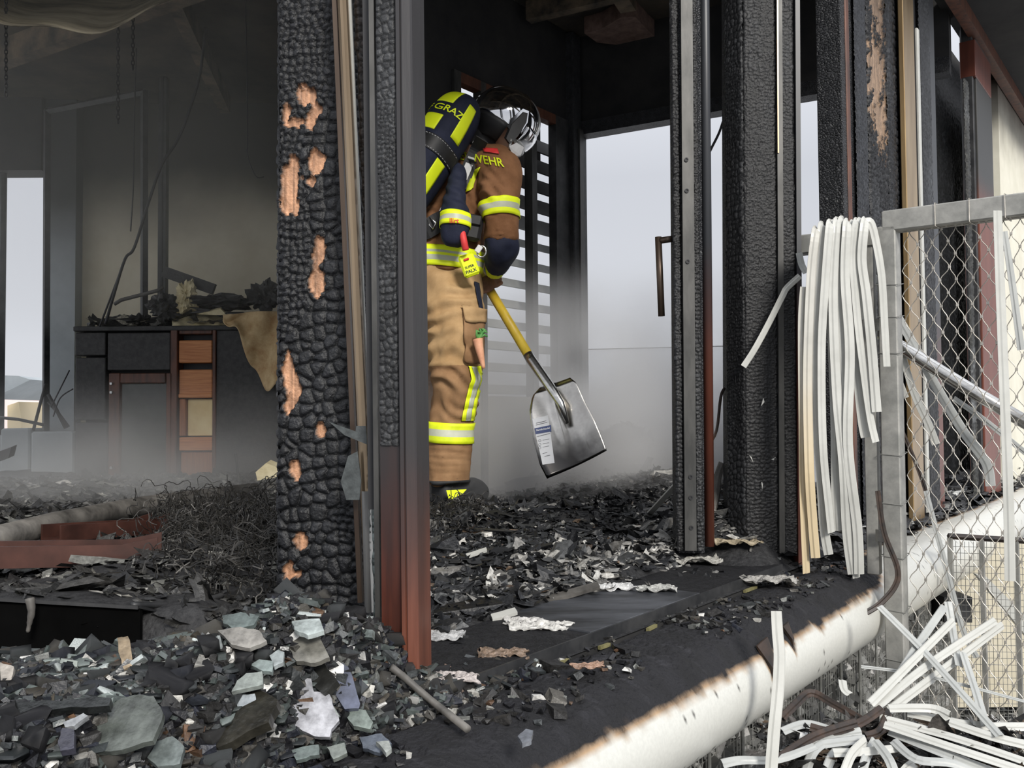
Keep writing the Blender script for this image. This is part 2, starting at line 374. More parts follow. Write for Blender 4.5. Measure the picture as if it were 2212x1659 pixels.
def patch(name, pts_px, plane_pt, n, thick, mats, label=None, cat=None, group=None, parent=None, jag=0.0, seed=0):
    """a flat thick piece whose outline lies on one tilted plane in space"""
    rnd = random.Random(seed); n = Vector(n).normalized(); q = [onplane(x, y, plane_pt, n) for x, y in pts_px]
    if jag:
        r = []
        for i in range(len(q)):
            a, b = q[i], q[(i+1) % len(q)]; r.append(a); d = (b-a).cross(n)
            for k in (0.3, 0.65): r.append(a.lerp(b, k + rnd.uniform(-.08,.08)) + d*rnd.uniform(-jag, jag))
        q = r
    return MB().prism(q, -n*thick).build(name, mats, parent) if label is None else tag(MB().prism(q, -n*thick).build(name, mats, parent), label, cat, group)
# ------------------------------------------------------------------ setting
def struct(o): o['kind'] = 'structure'; return o
def slab(name, poly, z0, z1, m, parent=None):
    return MB().prism([(x, y, z0) for x, y in poly], (0, 0, z1-z0)).build(name, m, parent)
def xy(v): return (v.x, v.y)
CN = Vector((0.387, 5.2, 0)); CE = Vector((2.04, 4.24, 0))            # far corner and far end of the window wall
struct(slab('floor', [(-4.5,0.35), xy(F(-1.6,0.058)), xy(F(8,0.058)), xy(F(8,-0.6)), xy(CE), xy(CN), (-0.7,3.9), (-1.2,6.5), (-4.5,6.5)], -0.12, 0.0, 'soot'))
struct(slab('ground', [(-60,-3), (60,-3), (60,90), (-60,90)], -1.05, -0.78, 'terrace'))
struct(slab('ceiling', [(-4.6,1.25), (-0.25,1.25), xy(F(0.02,0.12)), xy(F(8,0.12)), xy(F(8,-0.6)), (2.25,4.4), (0.42,5.42), (-0.62,3.95), (-1.1,6.5), (-4.6,6.5)], 2.55, 2.62, 'ceiling_soot'))
# back wall, side wall, left parapet and header
def wall(name, a, b, z0, z1, th, m, parent=None):
    a = Vector(a).to_2d(); b = Vector(b).to_2d(); d = (b-a).normalized(); n = Vector((-d.y, d.x))*th
    return MB().prism([(a.x,a.y,z0), (b.x,b.y,z0), (b.x+n.x,b.y+n.y,z0), (a.x+n.x,a.y+n.y,z0)], (0,0,z1-z0)).build(name, m, parent)
struct(wall('wall_back', (-2.93,6.25), (-1.1,6.25), 0, 2.55, 0.1, 'beige_wall'))
struct(wall('wall_side', (-1.1,6.3), (-0.63,3.85), 0, 2.55, 0.08, 'soot'))
struct(wall('wall_column', (-3.12,6.15), (-2.91,6.15), 0, 2.55, 0.2, 'grey_wall'))
struct(wall('wall_left', (-4.6,6.1), (-3.12,6.1), 0, 0.30, 0.25, 'grey_wall'))
struct(wall('wall_header', (-4.6,6.1), (-3.12,6.1), 2.06, 2.55, 0.2, 'soot'))
# far window wall on the right
wd = (CE-CN).normalized()
w1 = thing('window_1', None, None, CN); struct(w1)
def bar_between(mb, a, b, z0, z1, th, mi=0):
    a = Vector(a); b = Vector(b); d = (b-a).normalized(); n = Vector((-d.y, d.x, 0))*th
    mb.prism([a+UP*z0, b+UP*z0, b+n+UP*z0, a+n+UP*z0], (0,0,z1-z0), mi)
mb = MB(); bar_between(mb, CN, CE, 2.06, 2.55, 0.12); mb.build('header', 'soot', w1)
mb = MB(); bar_between(mb, CN-Vector((wd.y,-wd.x,0))*-0.02, CE, 1.985, 2.06, 0.10); mb.build('head_rail', 'char_fine', w1)
mb = MB(); bar_between(mb, CN, CE, -0.02, 0.06, 0.10); mb.build('sill', 'soot', w1)
mb = MB(); bar_between(mb, CN+wd*0.0, CN+wd*0.02, 0.05, 1.99, 0.06); mb.build('jamb', 'dark_steel', w1)
# far corner post
cp = thing('corner_post', 'broad sooty blue-grey corner post beside the large open window', 'post', CN)
a = CN - wd*0.005; ds = -FA
mb = MB(); c0 = CN + Vector((-0.06,-0.05,0)); mb.box(c0+UP*1.27, (0.115,0.10,2.54), math.atan2(wd.y, wd.x), bev=0.006); mb.build('post_face', 'char_fine', cp)
mb = MB(); mb.box(c0+Vector((0.068,-0.02,1.0)), (0.012,0.05,2.0), math.atan2(wd.y, wd.x)); mb.build('edge_strip', 'grey_steel', cp)
mb = MB(); mb.box(c0+Vector((-0.072,-0.03,1.1)), (0.02,0.04,2.2), math.atan2(wd.y, wd.x)); mb.build('edge_strip', 'dark_steel', cp)
# shutter wall
def S(s, z=0, o=0): return CN - FA*s + FO*o + UP*z
ws = thing('wall_shutter', None, None, S(0.9)); struct(ws)
def sbox(mb, s0, s1, z0, z1, o=0.0, th=0.08, mi=0):
    c = S((s0+s1)/2, (z0+z1)/2, o-th/2); mb.box(c, (abs(s1-s0), th, z1-z0), FACROT, mi=mi)
mb = MB(); sbox(mb, 0.0, 1.75, 2.04, 2.55); sbox(mb, 1.10, 1.75, 0, 2.04); mb.build('upper_panel', 'soot', ws)
mb = MB(); sbox(mb, 0.0, 1.1, 0, 0.50); mb.build('lower_panel', 'white_panel', ws)
for (s0, s1) in ((0.12, 0.25), (0.43, 0.475), (0.86, 0.90), (1.05, 1.10)):
    mb = MB(); sbox(mb, s0, s1, 0.0, 2.04, 0.015, 0.05); mb.build('window_post', 'dark_steel' if s0 < 0.2 else 'grey_steel', ws)
for (s0, s1) in ((0.25, 0.43), (0.475, 0.86), (0.90, 1.05)):
    mb = MB(); sbox(mb, s0, s1, 1.99, 2.04, 0.015, 0.05); mb.build('window_head', 'wood_brown', ws)
mat('shutter_slat', srgb(196,198,194), srgb(212,214,210), rough=0.6, scale=8, stain=((0.02,0.016,0.013), 1.15, 1.62, 3.0, 0.35))
for k in range(14):
    z = 0.54 + k*0.113
    if z > 2.0: break
    mb = MB(); mb.box(S(0.50, z, -0.12), (1.20, 0.008, 0.050 if z < 1.35 else 0.10), rot=Matrix.Rotation(FACROT, 3, 'Z') @ Matrix.Rotation(math.radians(-28), 3, 'X'))
    mb.build('shutter_slat', 'shutter_slat', ws)
mb = MB()
for k in range(9): mb.box(S(0.15+k*0.11, 1.93, -0.2), (0.09, 0.02, 0.24), FACROT)
mb.build('soot_screen', 'soot', ws)

# ceiling joists, hanging sheet and torn insulation
for i, (a, b, w_, h_) in enumerate([((-0.6,3.2),(1.9,1.9+0.35),.10,.16), ((-0.5,4.0),(2.0,2.85),.07,.12), ((0.1,4.75),(2.0,3.7),.06,.10), ((-0.4,2.1),(0.6,4.6),.08,.12),
                                     ((-3.4,3.9),(-0.7,2.2),.10,.16), ((-3.2,5.4),(-0.9,4.0),.08,.14), ((-1.9,6.1),(-1.2,1.6),.07,.12), ((0.75,2.6),(1.7,4.2),.06,.1)]):
    a = Vector((*a, 2.55-h_/2+0.002)); b = Vector((*b, 2.55-h_/2+0.002)); d = b-a
    o = MB().box((a+b)/2, (d.length, w_, h_), math.atan2(d.y, d.x)).build('ceiling_joist', 'joist')
    tag(o, ['charred ceiling joist above the firefighter, nearest the facade', 'second charred ceiling joist behind the firefighter', 'thin charred ceiling joist next to the far window header',
            'charred cross joist running away over the firefighter', 'thick sooty joist crossing the smoky left room ceiling', 'rear sooty joist near the beige back wall',
            'narrow joist running towards the beige back wall', 'short cross joist near the right posts'][i], 'joist', 'burnt ceiling joists')
def sheet_surface(name, fn, nu, nv, m, th=0.004, parent=None):
    V = np.array([[fn(i/(nu-1), j/(nv-1)) for i in range(nu)] for j in range(nv)], float)
    me = grid_mesh(name, V, nu, nv)
    o = finish(name, me, parent, (m,), True); md = o.modifiers.new('thickness', 'SOLIDIFY'); md.thickness = th; return o
def hang(u, v):
    p = P(-150+620*u, -95 + 165*math.sin(math.pi*(0.12+0.80*u))*(0.30+0.70*v) + 10*math.sin(u*17+v*4)*v, 3.6 - 0.9*v + 0.4*u); return tuple(p)
tag(sheet_surface('ceiling_sheet', hang, 40, 14, 'sheet_pale'), 'pale scorched ceiling sheet sagging in a curve at the upper left', 'ceiling sheet')
rnd = random.Random(5)
q = [onplane(x, y, Vector((0,0,2.46)), UP) for x, y in ((1262,72),(1300,62),(1340,38),(1372,36),(1400,66),(1420,84),(1380,92),(1340,98),(1290,92))]
tag(MB().prism(q, (0.0,0.0,0.09)).build('insulation_flap', 'pink_patch'), 'torn pinkish insulation flap on the burnt ceiling', 'insulation')

# ------------------------------------------------------------------ fascia: half-round white edge of the deck, scorched on top
def fascia():
    nt, na = 1500, 46; t = np.linspace(-1.6, 7.5, nt); t = np.where(t < 2.5, t, t)
    oc, R = 0.15, 0.10
    prof = [(0.062, -0.004)] + [(0.062+0.088*k/8, -0.004+0.004*min(1,k/2)) for k in range(1, 9)]
    prof += [(oc+R*math.sin(a), -R+R*math.cos(a)) for a in np.linspace(0.08, math.pi*1.08, na-9-1)]
    prof += [(0.03, -0.2)]
    pr = np.array(prof); T_, K = np.meshgrid(t, np.arange(len(pr)), indexing='ij')
    o = pr[K, 0]; z = pr[K, 1]
    arc = np.concatenate([[0], np.cumsum(np.hypot(*np.diff(pr, axis=0).T))])[K]
    edge = 0.185 + 0.014*(fbm(T_*7, T_*0, 3, 3)-0.45) + 0.012*(fbm(T_*40, T_*0+5, 4, 2)-0.4) + 0.010*np.sin(T_*2+0.5)
    edge = np.where(T_ > 1.4, edge - 0.13*sstep(1.5, 1.85, T_), edge)
    for (tc_, wdt, dep) in ((0.735, 0.028, 0.072), (0.86, 0.02, 0.03), (1.03,0.03,0.012)):
        edge = edge + dep*np.maximum(0, 1-np.abs(T_-tc_)/wdt)**1.3
    d = arc - edge + 0.006*(fbm(T_*60, arc*60, 8, 2)-0.4)
    white = np.array([0.62,0.62,0.575]); tanc = np.array([0.40,0.27,0.16]); blk = np.array([0.006,0.006,0.008])
    char_n = blk*(0.5+1.6*fbm(T_*25, arc*25, 12, 3))[...,None] + np.array([.02,.02,.023])*(sstep(.55,.8,fbm(T_*60, arc*20, 15, 3)))[...,None]
    wh = sstep(0.000, 0.010, d)[...,None]; tn = (sstep(-0.008, -0.001, d))[...,None]
    c = char_n*(1-tn) + tanc*tn*(0.5+0.6*vn(T_*50, arc*90, 2))[...,None]; c = c*(1-wh) + white*wh
    spk = (hsh(np.floor(T_*260+3*vn(T_*50,arc*50,1)), np.floor(arc*190), 44) > 0.984) & (d > 0.01) & (vn(T_*9, arc*14, 77) > 0.42)
    c = np.where(spk[...,None], np.array([0.05,0.045,0.04]), c)
    rough = np.where(d < -0.004, (fbm(T_*55, arc*55, 21, 4)-0.5)*0.011, 0)
    V = np.array(F0)[None,None] + T_[...,None]*np.array(FA) + (o+rough*0.3)[...,None]*np.array(FO); V[...,2] += z + rough
    me = grid_mesh('trim_1', V, len(pr), nt, c.reshape(-1,3))
    return finish('trim_1', me, None, ('fascia',), True)
f_ = fascia(); f_['kind'] = 'structure'
# torn peel marks in the paint
for i, (tt, oo) in enumerate(((0.735,0.247),(0.862,0.235))):
    c = F(tt, oo, -0.075 if i == 0 else -0.045)
    pts = [c + FA*a + UP*b + FO*o2 for a, b, o2 in ((-0.03,0.045,-0.02),(0.022,0.052,-0.02),(0.012,0.0,0.004),(-0.002,-0.03,0.006),(-0.012,0.0,0.006))]
    pts = [c + (p-c)*(1.0 if i == 0 else 0.55) for p in pts]
    tag(MB().prism(pts, FO*0.003).build('paint_flap', 'burnt_slat'), ['larger torn brown coating flap curling off the white fascia', 'smaller torn brown coating flap on the white fascia'][i], 'coating flap')
# metal cover sheet along the deck edge with the open groove
sh = thing('edge_sheet', 'charred metal cover sheet along the deck edge with an open groove', 'metal sheet', F(0.6, 0.0, 0.0))
for (t0, t1, z_) in ((0.02, 0.42, 0.020), (0.42, 0.86, 0.022), (0.86, 1.32, 0.020)):
    mb = MB(); mb.box(F((t0+t1)/2, -0.06, z_), (t1-t0-0.004, 0.21, 0.006), FACROT, bev=0.002); mb.build('sheet_panel', 'sheet_grey' if t0 > 0.3 and t0 < .8 else 'deck_char', sh)
mb = MB(); mb.box(F(0.67, 0.046, 0.009), (1.3, 0.004, 0.03), FACROT); mb.build('sheet_lip', 'dark_steel', sh)
rnd = random.Random(8)
mat('seal', srgb(96,92,58), srgb(130,124,84), rough=0.8, scale=30)
for k in range(16):
    t0 = 0.05+k*0.08+rnd.uniform(-.02,.02)
    if rnd.random() < 0.55: MB().box(F(t0, 0.064, 0.001), (rnd.uniform(.03,.07), 0.006, 0.006), FACROT+rnd.uniform(-.1,.1)).build('sealing_strip', 'seal', sh)

# ------------------------------------------------------------------ corner pillar on the left (thick alligator char)
zb = 0.05
lp = thing('charred_pillar', 'thick charred timber pillar with bare orange wood patches, left of the bronze strip', 'pillar', P(690, 1320, 1.55) )
pa = P(598, 1400, 1.52); pb = P(782, 1400, 1.50); pa.z = pb.z = 0.03
ax = (pb-pa).normalized(); nr = ax.cross(UP); hz = 1.16; w_ = (pb-pa).length
bare_px = [(660,205,15,22),(618,240,9,14),(690,240,10,10),(640,264,14,10),(672,262,8,14),(685,350,12,18),(628,385,18,40),(622,440,16,22),(690,545,11,24),(688,610,13,30),(622,815,10,46),(634,845,12,24),(697,928,7,12),(638,1015,9,16),(648,1165,11,13),(628,1235,10,14),(645,1240,8,8),(676,395,7,7)]
def pil_bare(lst, a, axv, Y):
    out = []
    for (x, y, rx, ry) in lst:
        p = P(x, y, Y); out.append(((p-a).dot(axv), p.z-a.z, rx*Y/2000*1.3, ry*Y/2000*1.4))
    return out
char_face('char_front', pa, ax, UP, nr, w_, hz, 0.021, 0.021, 0.0075, 0.0026, lp, 11, bare=pil_bare(bare_px, pa, ax, 1.515), light=0.009, tone=(0.008,0.0085,0.0105))
mb = MB(); mb.box((pa+pb)/2 - nr*0.074 + UP*1.25, (w_-0.012, 0.13, 2.5), math.atan2(ax.y, ax.x)); mb.build('timber_core', 'char_cells', lp)
bk = pa - nr*0.12
char_face('char_side', pa - nr*0.12, nr, UP, -ax, 0.12, hz, 0.02, 0.02, 0.006, 0.004, lp, 12)
# bronze glazing bead leaning against the pillar
br = thing('bronze_strip', 'long bronze glazing strip with a bright highlight leaning beside the charred pillar', 'metal strip', P(800, 1310, 1.44))
def strip_between(name, top, bot, prof, m, parent, smooth=False):
    """prof: [(across, out)] profile swept straight from bottom to top; across = image right, out = towards the viewer"""
    top = Vector(top); bot = Vector(bot); top = bot + (top-bot)*((2.54-bot.z)/(top.z-bot.z)); d = (top-bot).normalized(); a = Vector((1,0,0)); a = (a-d*a.dot(d)).normalized(); o = d.cross(a)*-1
    if o.y > 0: o = -o
    rings = [[c + a*x + o*y for x, y in prof] for c in (bot, top)]
    return MB().loft(rings).build(name, m, parent, smooth)
def strip_short(name, top, bot, prof, m, parent):
    d = (top-bot).normalized(); a = Vector((1,0,0)); a = (a-d*a.dot(d)).normalized(); o = d.cross(a); o = -o if o.y > 0 else o
    return MB().loft([[c + a*x + o*y for x, y in prof] for c in (bot, top)]).build(name, m, parent)
s = 1.42/2000
strip_between('strip_face', P(739,-30,1.42), P(795,1180,1.43), [(-12*s,0),(-9*s,.006),(-4*s,.011),(2*s,.012),(9*s,.008),(11*s,.0),(11*s,-.008),(-12*s,-.008)], 'bronze', br, False)
strip_short('strip_lower', P(792,1060,1.424), P(800,1320,1.43), [(-12*s,0),(-9*s,.007),(-3*s,.012),(5*s,.010),(12*s,.003),(12*s,-.006),(-12*s,-.006)], 'aluminium', br)
strip_between('dark_edge', P(722,-30,1.43), P(779,1300,1.44), [(-7*s,0),(-5*s,.006),(5*s,.007),(6*s,-.006),(-7*s,-.006)], 'bronze_dark', br)
strip_between('white_edge', P(754,-30,1.435), P(812,1320,1.445), [(-4*s,0),(-3*s,.004),(4*s,.004),(4*s,-.004),(-4*s,-.004)], 'white_slat', br)
# crumbling dark glazing edge between strip and corner post
ge = thing('glass_edge', 'crumbling laminated glass edge between the bronze strip and the red corner post', 'glass edge', P(812, 1430, 1.40))
char_face('char_edge', P(761, 1050, 1.44) - UP*0.0, Vector((1,0,0)), (P(758,-30,1.44)-P(800,1050,1.44)).normalized()*1.0, Vector((0,-1,0)), 0.0, 0.1, .01,.01,.001,.01, ge, 3) if False else None
a0 = P(808, 1010, 1.435); a1 = P(762, -30, 1.43); upv = (a1-a0); L_ = upv.length; upv.normalize()
char_face('burnt_gasket', a0, Vector((1,0,0)), upv, Vector((0,-1,0)), 0.016, L_, 0.012, 0.014, 0.005, 0.0022, ge, 71, tone=(0.03,0.022,0.018), light=0.06)
a0 = P(808, 1445, 1.41); a1 = P(799, 900, 1.42); upv = (a1-a0); L_ = upv.length; upv.normalize()
mat('edge_glass', (0.16,0.19,0.175), (0.30,0.335,0.31), rough=0.35, scale=40, bump=0.6)
char_face('broken_glass', a0, Vector((1,0,0)), upv, Vector((0,-1,0)), 0.012, L_, 0.02, 0.02, 0.004, 0.003, ge, 75, tone=(0.17,0.20,0.185), light=0.12)
# ------------------------------------------------------------------ red corner post
cpn = thing('corner_steel_post', 'corner post of red steel and charred timber, red paint left on the lower half', 'post', P(868, 1500, 1.31))
a0 = P(826, 1480, 1.325); a0.z = 0.0; a1 = P(868, 1480, 1.315); a1.z = 0.0; ax = (a1-a0).normalized(); ax.z = 0; nr = ax.cross(UP)
lean = (P(832, 0, 1.32) - P(846, 1400, 1.32)).normalized()
w_ = (a1-a0).length
char_face('char_face', a0 + lean*0.36, ax, lean, nr, w_, 0.70, 0.0125, 0.0115, 0.0032, 0.0017, cpn, 22, tone=(0.04,0.041,0.043), light=0.06, round_edge=0.004)
mb = MB(); mb.prism([a0 - nr*0.0005, a1 - nr*0.0005, a1-nr*0.05, a0-nr*0.05], lean*2.55); mb.build('timber', 'red_post_dark', cpn)
b0 = P(869, 1500, 1.305); b1 = P(906, 1500, 1.30); b0.z = b1.z = -0.005
ax2 = (b1-b0).normalized(); n2 = ax2.cross(UP)
ring = [b0, b0+n2*0.004+ax2*0.002, b0.lerp(b1,.30)+n2*0.004, b0.lerp(b1,.34)+n2*0.0015, b0.lerp(b1,.40)+n2*0.0015, b0.lerp(b1,.44)+n2*0.005, b1+n2*0.003-ax2*0.002, b1, b1-n2*0.06, b0-n2*0.06]
mb = MB(); mb.prism(ring, lean*2.55); mb.build('steel_channel', 'red_post', cpn)
s = 1.34/2000
strip_between('alu_strip', P(803,-30,1.335), P(819,1480,1.345), [(-6*s,0),(-6*s,.006),(5*s,.006),(5*s,-.02),(-6*s,-.02)], 'grey_steel', cpn)
strip_between('black_rail', P(790,-30,1.36), P(803,1100,1.36), [(-7*s,0),(-7*s,.003),(7*s,.003),(7*s,-.03),(-7*s,-.03)], 'black', cpn)

# ------------------------------------------------------------------ slim post with perforated strip
sp = thing('slim_post', 'slim charred post with a perforated grey metal strip and a red tube', 'post', P(1490, 1190, 2.36))
def px_box(name, x0t, x0b, x1t, x1b, ytop, ybot, Y, depth, m, parent, dy=0.0):
    q0 = P(x0b, ybot, Y); q1 = P(x1b, ybot, Y+dy); q2 = P(x1t, ytop, Y+dy); q3 = P(x0t, ytop, Y)
    return MB().prism([q0, q1, q2, q3], (0.0, depth, 0)).build(name, m, parent)
def px_char(name, x0t, x0b, x1t, x1b, ytop, ybot, Y, cell, amp, res, parent, seed, dy=0.0, **k):
    q0 = P(x0b, ybot, Y); q1 = P(x1b, ybot, Y+dy); q3 = P(x0t, ytop, Y); up = (q3-q0); h = up.length; up.normalize(); ax = (q1-q0); w = ax.length; ax.normalize(); n = ax.cross(up)
    if n.y > 0: n = -n
    return char_face(name, q0, ax, up, n, w, h, cell[0], cell[1], amp, res, parent, seed, **k)
dk = dict(tone=(0.013,0.013,0.014), light=0.02)
px_box('timber_core', 1452, 1467, 1506, 1522, -900, 1195, 2.36, 0.09, 'char_fine', sp)
px_char('char_edge', 1447, 1463, 1466, 1480, -30, 1190, 2.35, (.012,.0105), .005, .0022, sp, 31, round_edge=.006, **dk)
px_char('char_front', 1488, 1504, 1507, 1521, -30, 1190, 2.35, (.016,.0105), .005, .0022, sp, 32, round_edge=.006, **dk)
px_box('perforated_strip', 1464, 1480, 1489, 1505, -900, 1190, 2.335, 0.012, 'grey_steel', sp)
for y in (345, 412, 565, 1030, 1075, 1140):
    x = 1466 + 12 + 16*(y/1190); c = P(x, y, 2.334); mb = MB(); ang = [2*math.pi*k/12 for k in range(12)]
    mb.loft([[c + Vector((math.cos(q)*r, d, math.sin(q)*r)) for q in ang] for r, d in ((.0055,0),(.0055,-.002),(.003,-.002),(.003,.001))]); mb.build('screw_hole', 'black', sp)
mb = MB(); mb.tube([P(1514,-900,2.37), P(1533,1180,2.37)], 0.0125, 16); mb.build('red_tube', 'red_tube', sp, True)
hd = thing('pull_handle', 'bent bronze pull handle hanging in front of the bright window', 'handle', P(1428, 690, 2.42))
mb = MB(); mb.tube([P(1452,516,2.40), P(1424,520,2.42)], 0.0085, 14); mb.build('bracket', 'bronze_dark', hd, True)
mb = MB(); mb.tube([P(1422,512,2.42), P(1429,683,2.42)], 0.0088, 14); mb.build('grip', 'bronze_dark', hd, True)
tag(MB().tube(smooth_path([P(1562,262,2.55), P(1552,290,2.55), P(1530,335,2.54), P(1519,375,2.53), P(1517,392,2.53)], 5), 0.0035, 8).build('loose_cable', 'black', None, True), 'thin black cable bent between the slim post and the broad pillar', 'cable')
# ------------------------------------------------------------------ broad pillar
bp = thing('broad_pillar', 'broad black charred pillar in front of the window, right of the slim post', 'pillar', P(1645, 1190, 2.42))
px_box('timber_core', 1607, 1613, 1714, 1726, -900, 1200, 2.41, 0.13, 'char_fine', bp); px_box('timber_side', 1568, 1576, 1607, 1613, -900, 1195, 2.47, 0.07, 'char_fine', bp)
px_char('char_side', 1562, 1572, 1606, 1612, -30, 1195, 2.45, (.0125,.016), .0035, .0023, bp, 41, dy=-0.05, **dk)
px_char('char_front', 1605, 1611, 1672, 1684, -30, 1200, 2.40, (.0135,.0095), .0035, .0023, bp, 42, **dk)
px_char('char_right', 1684, 1695, 1713, 1724, -30, 1200, 2.395, (.0125,.010), .003, .0023, bp, 43, **dk)
px_box('steel_strip', 1673, 1684, 1685, 1696, -900, 1195, 2.39, 0.01, 'grey_steel', bp)
px_box('strip_highlight', 1678, 1680, 1681, 1683, -30, 330, 2.386, 0.004, 'bronze', bp)  # bronze sliver standing in for the orange highlight on the upper steel strip
px_box('outer_flange', 1713, 1725, 1722, 1736, -900, 1220, 2.39, 0.06, 'red_tube', bp)
rnd = random.Random(3)
for (x, y) in ((1625,990),(1669,987),(1644,1048),(1646,868)):
    c = P(x, y, 2.388); q = [c + Vector((rnd.uniform(-.008,.008), 0, rnd.uniform(-.012,.012))) for _ in range(4)]
    mb = MB(); mb.prism(sorted(q, key=lambda p: math.atan2(p.z-c.z, p.x-c.x)), (0,-.002,0)); mb.build('paint_fleck', 'white_slat', bp)
# twisted burnt profile between the posts
tag(MB().tube(smooth_path([G(1540,1180,0.03), P(1535,1120,2.5), P(1545,1075,2.52), P(1552,1030,2.55), P(1562,1000,2.55)], 6), [.012]*25, 8).build('burnt_profile', 'pipe'), 'twisted ash-grey profile standing between slim post and broad pillar', 'profile')

# ------------------------------------------------------------------ right-hand posts along the facade
def fac_post(name, label, x0, x1, z1, o, depth, m, z0=0.0, group='burnt posts right of the fence', mats_extra=None):
    t0, t1 = tF(x0, o), tF(x1, o); c = F((t0+t1)/2, o-depth/2, (z0+z1)/2)
    r = thing(name, label, 'post', F((t0+t1)/2, o-depth/2, z0), group)
    return r, t0, t1
def fac_box(name, x0, x1, z0, z1, o, depth, m, parent, lean=0.0):
    t0, t1 = tF(x0, o), tF(x1, o); mb = MB(); mb.box(F((t0+t1)/2, o-depth/2, (z0+z1)/2), (abs(t1-t0), depth, z1-z0), FACROT, bev=0.003); return mb.build(name, m, parent)
def fac_char(name, x0, x1, z0, z1, o, cell, amp, res, parent, seed, **k):
    t0, t1 = tF(x0, o), tF(x1, o); return char_face(name, F(t0, o, z0), FA, UP, FO, t1-t0, z1-z0, cell[0], cell[1], amp, res, parent, seed, **k)
r1 = thing('steel_facade_post', 'dark steel and char post just left of the scorched pale-brown pillar', 'post', F(tF(1850),0), 'burnt posts right of the fence')
fac_box('steel_web', 1831, 1862, 0, 2.5, 0.0, 0.08, 'char_cells', r1)
fac_char('char_strip', 1862, 1886, 0, 2.3, 0.012, (.02,.014), .004, .005, r1, 51, tone=(0.025,0.027,0.033), light=0.05)
fac_box('timber', 1862, 1888, 0, 2.5, 0.004, 0.1, 'char_cells', r1)
fac_box('rusty_flange', 1843, 1850, 0, 2.5, 0.004, 0.02, 'wood_brown', r1)
r2 = thing('scorched_pillar', 'scorched timber pillar with pale brown wood showing at the top', 'pillar', F(tF(1925),0), 'burnt posts right of the fence')
bl = [(.02, 1.95, .09, .20), (.06, 1.62, .10, .12), (.08, 1.42, .10, .14), (.05, 1.82,.08,.1)]
fac_char('char_face', 1890, 1932, 0, 2.35, 0.01, (.022,.03), .007, .005, r2, 52, bare=[(.13,1.96,.10,.30),(.10,1.60,.12,.14),(.12,1.45,.10,.14),(.16,1.02,.03,.06)], woodc=(.30,.20,.13), tone=(0.014,0.014,0.016), light=0.05)
fac_char('char_right', 1932, 1968, 0, 2.35, 0.016, (.03,.026), .006, .005, r2, 53, tone=(0.016,0.017,0.02), light=0.035)
fac_box('timber_core', 1891, 1967, 0, 2.5, 0.0, 0.12, 'char_cells', r2)
r3 = thing('gilded_strip', 'upright metal strip discoloured gold by heat, right of the scorched pillar', 'metal strip', F(tF(1978),0), 'burnt posts right of the fence')
fac_box('strip', 1969, 1992, 0, 2.5, 0.05, 0.02, 'gold_strip', r3); fac_box('white_bead', 2000, 2004, 0, 1.9, 0.05, 0.012, 'white_slat', r3); fac_box('back_plate', 1966, 2004, 0, 2.5, 0.03, 0.02, 'black', r3)
r4 = thing('narrow_charred_post', 'narrow charred post with red paint near its foot, seen through the fence mesh', 'post', F(tF(2018),0), 'burnt posts right of the fence')
fac_char('char_face', 2004, 2026, 0, 2.4, 0.045, (.03,.02), .004, .007, r4, 54, tone=(0.022,0.023,0.026), light=0.04)
fac_box('timber', 2004, 2026, 0, 2.5, 0.04, 0.08, 'char_cells', r4); fac_box('red_flange', 2024, 2036, 0, 2.4, 0.04, 0.06, 'red_tube', r4)
r5 = thing('ripple_charred_wall', 'black charred wall panel with fine ripples behind the right posts', 'panel', F(3.7,-0.25))
fac_char('char_face', 2030, 2118, 0, 2.45, -0.24, (.05,.028), .007, .010, r5, 55, tone=(0.010,0.011,0.013), light=0.018)
fac_box('panel_core', 2020, 2150, 0, 2.56, -0.25, 0.05, 'soot', r5)
r6 = thing('red_facade_post', 'rightmost post, brick-red paint with an aluminium glazing strip, beside the cream panel', 'post', F(tF(2138),0), 'burnt posts right of the fence')
fac_box('red_flange', 2126, 2158, 0, 2.45, 0.06, 0.07, 'red_right', r6); fac_box('glazing_strip', 2108, 2120, 0, 1.95, 0.03, 0.02, 'bronze', r6)
fac_char('gasket', 2100, 2108, 0, 1.98, 0.035, (.03,.03), .006, .007, r6, 56, tone=(.05,.05,.045), light=0.2); fac_box('dark_rebate', 2118, 2127, 0, 2.45, 0.05, 0.05, 'dark_steel', r6)
fac_box('rust_cap', 2125, 2158, 2.02, 2.2, 0.064, 0.07, 'red_paint', r6)
wr = thing('wall_right', None, None, F(6, 0.0)); struct(wr)
t0 = tF(2159); mb = MB(); mb.box(F((t0+7.5)/2, 0.0, 1.12), (7.5-t0, 0.06, 2.26), FACROT); mb.build('wall_panel', 'white_panel', wr)
ev = thing('roof_eave', 'soot-black roof eave with red-brown edge at the top right', 'eave', F(5, 0.2, 2.25))
mb = MB(); mb.box(F(5.2, 0.16, 2.30), (5.2, 0.38, 0.05), FACROT); mb.build('soffit', 'soot', ev)
mb = MB(); mb.box(F(5.2, 0.06, 2.245), (5.2, 0.05, 0.06), FACROT); mb.build('edge_beam', 'wood_brown', ev)
mb = MB(); mb.box(F(5.2, 0.36, 2.34), (5.2, 0.03, 0.16), FACROT); mb.build('gutter', 'dark_steel', ev)
